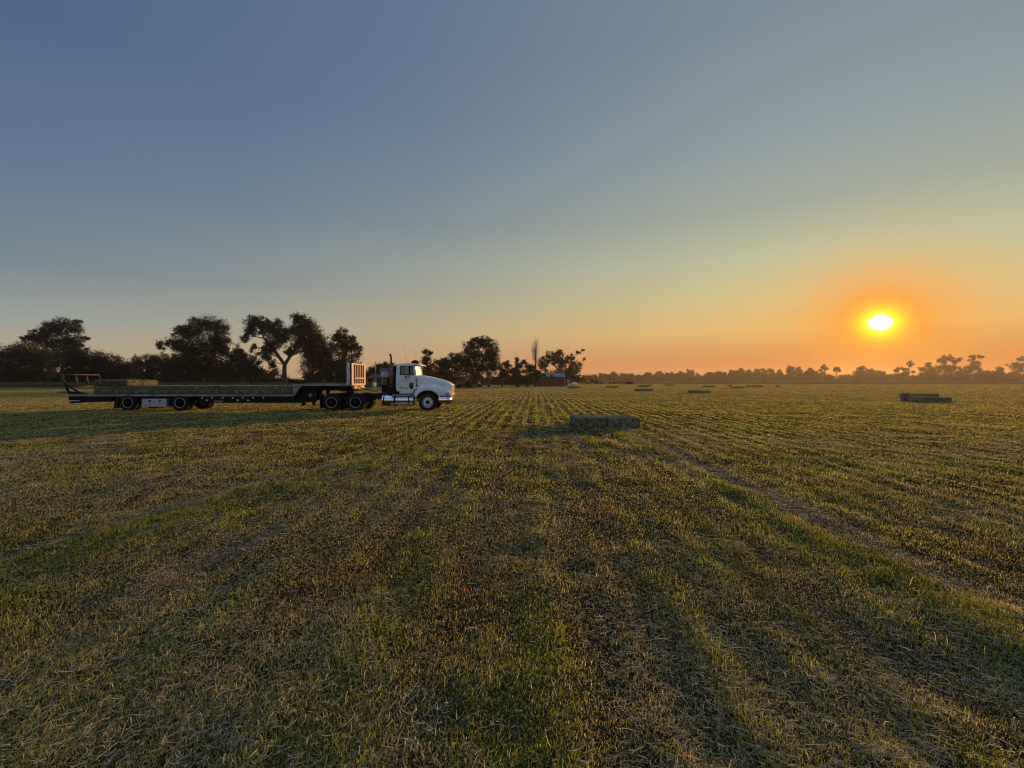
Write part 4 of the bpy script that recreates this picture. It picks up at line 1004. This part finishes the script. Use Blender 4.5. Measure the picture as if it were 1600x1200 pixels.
# ---------------------------------------------------------------- farmstead
def build_farm():
    # red barn
    D = 121; k = D/F; x0 = (838-800)*k; x1 = (882-800)*k; B = empty('barn', (x0, D, 0), label='low dark red barn with patched tin roof under trees', category='barn')
    w = x1-x0; dp = 6.0; hz = 2.45; hr = 3.45
    b = MB(); b.box(0, w, 0, dp, 0, hz); n = 24
    for i in range(n): b.box(w*i/n+.02, w*i/n+.05, -.025, 0, 0, hz-.02)
    b.prism([(0, hz), (w, hz), (w, hz+.01), (0, hz+.01)], 0, dp); b.build('wall', M['barnred'], B)
    b = MB(); nr = 14
    for sgn in (0, 1):
        ya, yb = (-.35, dp/2) if sgn == 0 else (dp+.35, dp/2)
        rows = [[(-.2+(w+.4)*i/nr/2, yy, zz+(.03 if i % 2 else 0)) for i in range(nr*2+1)] for yy, zz in ((ya, hz-.02), (yb, hr))]
        b.grid(rows, sm=False)
    b.build('roof', M['tin'], B)
    b = MB(); b.prism([(0, 0), (0, 0), (0, 0)], 0, 0) if False else None
    b.box(-.02, 0.0, 0, dp, 0, hz)
    for xx in (-.01, w+.01):
        v = [b.bm.verts.new((xx, 0, hz)), b.bm.verts.new((xx, dp, hz)), b.bm.verts.new((xx, dp/2, hr-.03))]; b._f(v)
    b.build('gable', M['barnred'], B)
    b = MB(); b.box(w, w+.10, -.06, .10, 0, hz); b.box(w+.0, w+.06, -.36, -.30, hz-.12, hz-.02); b.build('corner_board', M['siding'], B)
    b = MB(); b.box(1.2, 2.6, -.05, -.026, .02, 2.05); b.build('door', M['brick'], B)
    # house behind the truck
    D = 124; k = D/F; x0 = (573-800)*k; H_ = empty('farmhouse', (x0, D, 0), label='farmhouse with porch and white gabled dormer seen behind the cab', category='house')
    w = (622-573)*k
    b = MB(); b.box(.4, w, 2.2, 9, 0, 2.3); b.build('wall', M['brick'], H_)
    b = MB(); b.prism([(-.2, 2.05), (w+.2, 2.05), (w+.2, 2.2), (-.2, 2.2)], 0, .2)
    v = b.grid([[(-.25, -.1, 2.05), (w+.25, -.1, 2.05)], [(-.25, 2.2, 2.5), (w+.25, 2.2, 2.5)], [(-.25, 5.5, 3.1), (w+.25, 5.5, 3.1)], [(-.25, 9.2, 2.3), (w+.25, 9.2, 2.3)]], sm=False)
    b.build('roof', M['shingle'], H_)
    for i in range(5):
        b = MB(); xx = .05+i*(w-.2)/4; b.box(xx, xx+.12, .05, .17, 0, 2.05); b.build('porch_post', M['siding'], H_)
    dx0 = (591.3-573)*k; dx1 = (607-573)*k
    b = MB(); b.box(dx0, dx1, 2.0, 6.5, 2.2, 3.95); b.build('dormer', M['siding'], H_)
    b = MB(); rows = [[(dx0-.2, 1.8, 3.93), (dx1+.2, 1.8, 3.93)], [(dx0-.2, 4.2, 4.75), (dx1+.2, 4.2, 4.75)], [(dx0-.2, 6.6, 3.93), (dx1+.2, 6.6, 3.93)]]; b.grid(rows, sm=False); b.build('roof', M['shingle'], H_)
    b = MB(); b.prism([(dx0+.5, 2.55), (dx0+.65, 2.5), (dx1-.2, 3.55), (dx1-.3, 3.65)], 1.93, 1.995); b.build('roof_rake', M['shingle'], H_)
    for xx in (1.0, 3.4, 5.6):
        b = MB(); b.box(xx, xx+.9, 2.12, 2.195, .8, 1.8); wn = b.build('window', M['siding'], H_)
        b = MB(); b.box(xx+.08, xx+.82, 2.10, 2.118, .88, 1.72); b.build('pane', M['glass'], wn)
    # pole by the house
    D = 112; root = empty('utility_pole', P(587, 604, D), label='thin utility pole left of the white dormer', category='pole'); root.location.z = 0
    b = MB(); b.tube([(0, 0, -.3), (0, 0, 5.9)], [.11, .08], 8); b.build('post', M['deadwood'], root)
    b = MB(); b.box(-.14, .14, -.15, .15, 4.2, 4.75, .03); b.build('transformer', M['siding'], root)
    b = MB(); b.box(-.5, .5, -.05, .05, 5.3, 5.4); b.build('crossarm', M['deadwood'], root)
    # barrel in the yard
    D = 60; root = empty('water_barrel', P(585, 602.5, D), label='pale upright barrel on a stand seen between trailer and cab', category='barrel'); root.location.z = 0
    b = MB(); b.lathe([(.85, .16), (.9, .2), (1.0, .21), (1.3, .21), (1.38, .19), (1.4, .001)], (0, 0, 0), 'Z', 16); b.build('drum', M['white_dull'], root)
    b = MB()
    for sx in (-.14, .14):
        for sy in (-.14, .14): b.box(sx-.02, sx+.02, sy-.02, sy+.02, -.05, .86)
    b.box(-.18, .18, -.18, .18, .82, .87); b.build('stand', M['deadwood'], root)
    # white tank
    D = 122; root = empty('storage_tank', P(897.5, 604, D), label='small white domed tank beyond the low block of bales', category='tank'); root.location.z = 0
    b = MB(); b.lathe([(-.75, .001), (-.72, .2), (-.6, .36), (-.35, .42), (.35, .42), (.6, .36), (.72, .2), (.75, .001)], (0, 0, .55), 'X', 20); b.build('vessel', M['white'], root)
    b = MB(); b.lathe([(.85, .24), (1.12, .24), (1.2, .17), (1.22, .001)], (-.05, 0, 0), 'Z', 16); b.build('dome', M['white'], root)
    b = MB(); b.box(-.5, -.4, -.3, .3, 0, .25); b.box(.4, .5, -.3, .3, 0, .25); b.build('saddle', M['black'], root)
    # green tractor, facing left
    D = 99; root = empty('tractor', P(727, 604, D), label='green farm tractor parked under trees ahead of the truck', category='tractor'); root.location.z = 0
    def tw(x, y, r, w):
        e = empty('wheel', (x, y, r-.03)); e.parent = root
        q = MB(); q.lathe([(0, r*.55), (-.02, r*.8), (.03, r*.97), (w/2, r), (w-.03, r*.97), (w+.02, r*.8), (w, r*.55), (0, r*.55)], (0, 0, 0), 'Y', 28); q.build('tyre', M['rubber'], e)
        q = MB(); q.lathe([(.02, r*.56), (.06, r*.5), (.10, r*.3), (.04, r*.15), (.04, .001)], (0, 0, 0), 'Y', 20); q.lathe([(w-.02, r*.56), (w-.1, .001)], (0, 0, 0), 'Y', 20); q.build('rim', M['yellow'], e)
    tw(.65, -.9, .78, .42); tw(.65, .5, .78, .42); tw(-1.35, -.75, .46, .28); tw(-1.35, .5, .46, .28)
    b = MB(); b.prism([(-1.75, .75), (0, .75), (0, 1.45), (-1.5, 1.38), (-1.75, 1.25)], -.35, .35, .04); b.build('bonnet', M['tractor'], root)
    b = MB(); b.box(-1.7, 1.1, -.25, .25, .45, .76); b.tube([(-1.35, -.7, .45), (-1.35, .7, .45)], .07, 6); b.tube([(.65, -.7, .76), (.65, .7, .76)], .1, 6); b.build('chassis', M['black'], root)
    b = MB()
    for y0, y1 in ((-.92, -.5), (.5, .92)): b.prism([(-.05, 1.1), (.2, 1.55), (.9, 1.65), (1.35, 1.3), (1.3, 1.25), (.9, 1.58), (.25, 1.48), (.02, 1.08)], y0, y1)
    b.build('fender', M['tractor'], root)
    b = MB(); b.box(0, 1.0, -.5, .5, 1.2, 1.3)
    for xx, yy in ((0, -.5), (0, .44), (.94, -.5), (.94, .44)): b.box(xx, xx+.06, yy, yy+.06, 1.3, 2.25)
    b.build('cab_frame', M['black'], root)
    b = MB(); b.box(-.12, 1.1, -.6, .6, 2.25, 2.38, .03); b.build('roof', M['shingle'], root)
    b = MB(); b.box(.012, .045, -.44, .44, 1.3, 2.24); b.box(.06, .94, -.485, -.46, 1.3, 2.24); b.build('cab_glass', M['glass'], root)
    b = MB(); b.tube([(-.8, -.2, 1.4), (-.8, -.2, 2.1)], .04, 6); b.build('exhaust', M['black'], root)
    # low implement right of the tractor
    D = 112; root = empty('hay_wagon', P(757, 603, D), label='low rusty flat wagon parked right of the green tractor', category='wagon'); root.location.z = 0
    b = MB(); b.box(-1.4, 1.4, -.9, .9, .55, .68); b.box(-1.4, -1.3, -.9, .9, .68, 1.3); b.prism([(-.9, .68), (1.2, .68), (.8, 1.1), (.1, 1.25), (-.6, 1.05)], -.7, .7); b.build('bed', M['redsteel'], root)
    for xx in (-1.0, 1.0):
        for yy in (-.85, .7): b = MB(); b.lathe([(0, .12), (0, .33), (.16, .33), (.16, .12)], (xx, yy, .32), 'Y', 16); b.build('wheel', M['rubber'], root)
    # hay rake far out
    D = 178; root = empty('hay_rake', P(985, 600.5, D), label='small dark hay rake standing far out near the hedge', category='rake'); root.location.z = 0
    b = MB(); b.tube([(-1.4, 0, .5), (1.3, 0, .75)], .07, 6); b.tube([(1.3, 0, .7), (2.0, 0, .35)], .06, 6); b.build('beam', M['redsteel'], root)
    for i in range(4):
        b = MB(); b.lathe([(0, .05), (0, .55), (.05, .55), (.05, .05)], (-1.1+i*.62, .1*i, .55), 'Y', 14); b.build('rake_wheel', M['black'], root)
    # two birds
    for i, (px, py, lab) in enumerate(((1235.5, 487.5, 'tiny bird in flight left of the sun, the left of two'), (1243.5, 487.3, 'tiny bird in flight left of the sun, the right of two'))):
        c = P(px, py, 140); b = MB()
        b.tube([(-.25, 0, 0), (-.1, 0, .02), (.12, 0, .02), (.26, 0, 0)], [.02, .06, .055, .02], 8)
        for sg in (-1, 1):
            b.grid([[(-.08, 0, .03), (.12, 0, .03)], [(-.06, sg*.25, .12+.02*i), (.12, sg*.25, .13)], [(-.16, sg*.62, .06-.03*i), (-.06, sg*.62, .07)]])
        o = b.build('bird', M['black'], label=lab, category='bird', group='birds left of the sun'); o.location = c; o.rotation_euler = (0, 0, .7)

# ---------------------------------------------------------------- haze
def build_haze(density=.00017):
    b = MB(); b.box(-1501.5, 1501.5, -1501.5, 1501.5, -1.2, 28)
    m = bpy.data.materials.new('haze_air'); m.use_nodes = True; N = m.node_tree.nodes; N.remove(N['Principled BSDF'])
    v = N.new('ShaderNodeVolumePrincipled'); v.inputs['Density'].default_value = density; v.inputs['Color'].default_value = (.86, .80, .66, 1); v.inputs['Anisotropy'].default_value = .5
    m.node_tree.links.new(v.outputs[0], N['Material Output'].inputs['Volume'])
    b.build('haze', m, kind='stuff')

GN, GS = 1600000, 330000
build_field()
build_grass(); build_straw()
build_truck(); build_trailer(); build_bales()
build_farm(); build_trees()
build_haze()
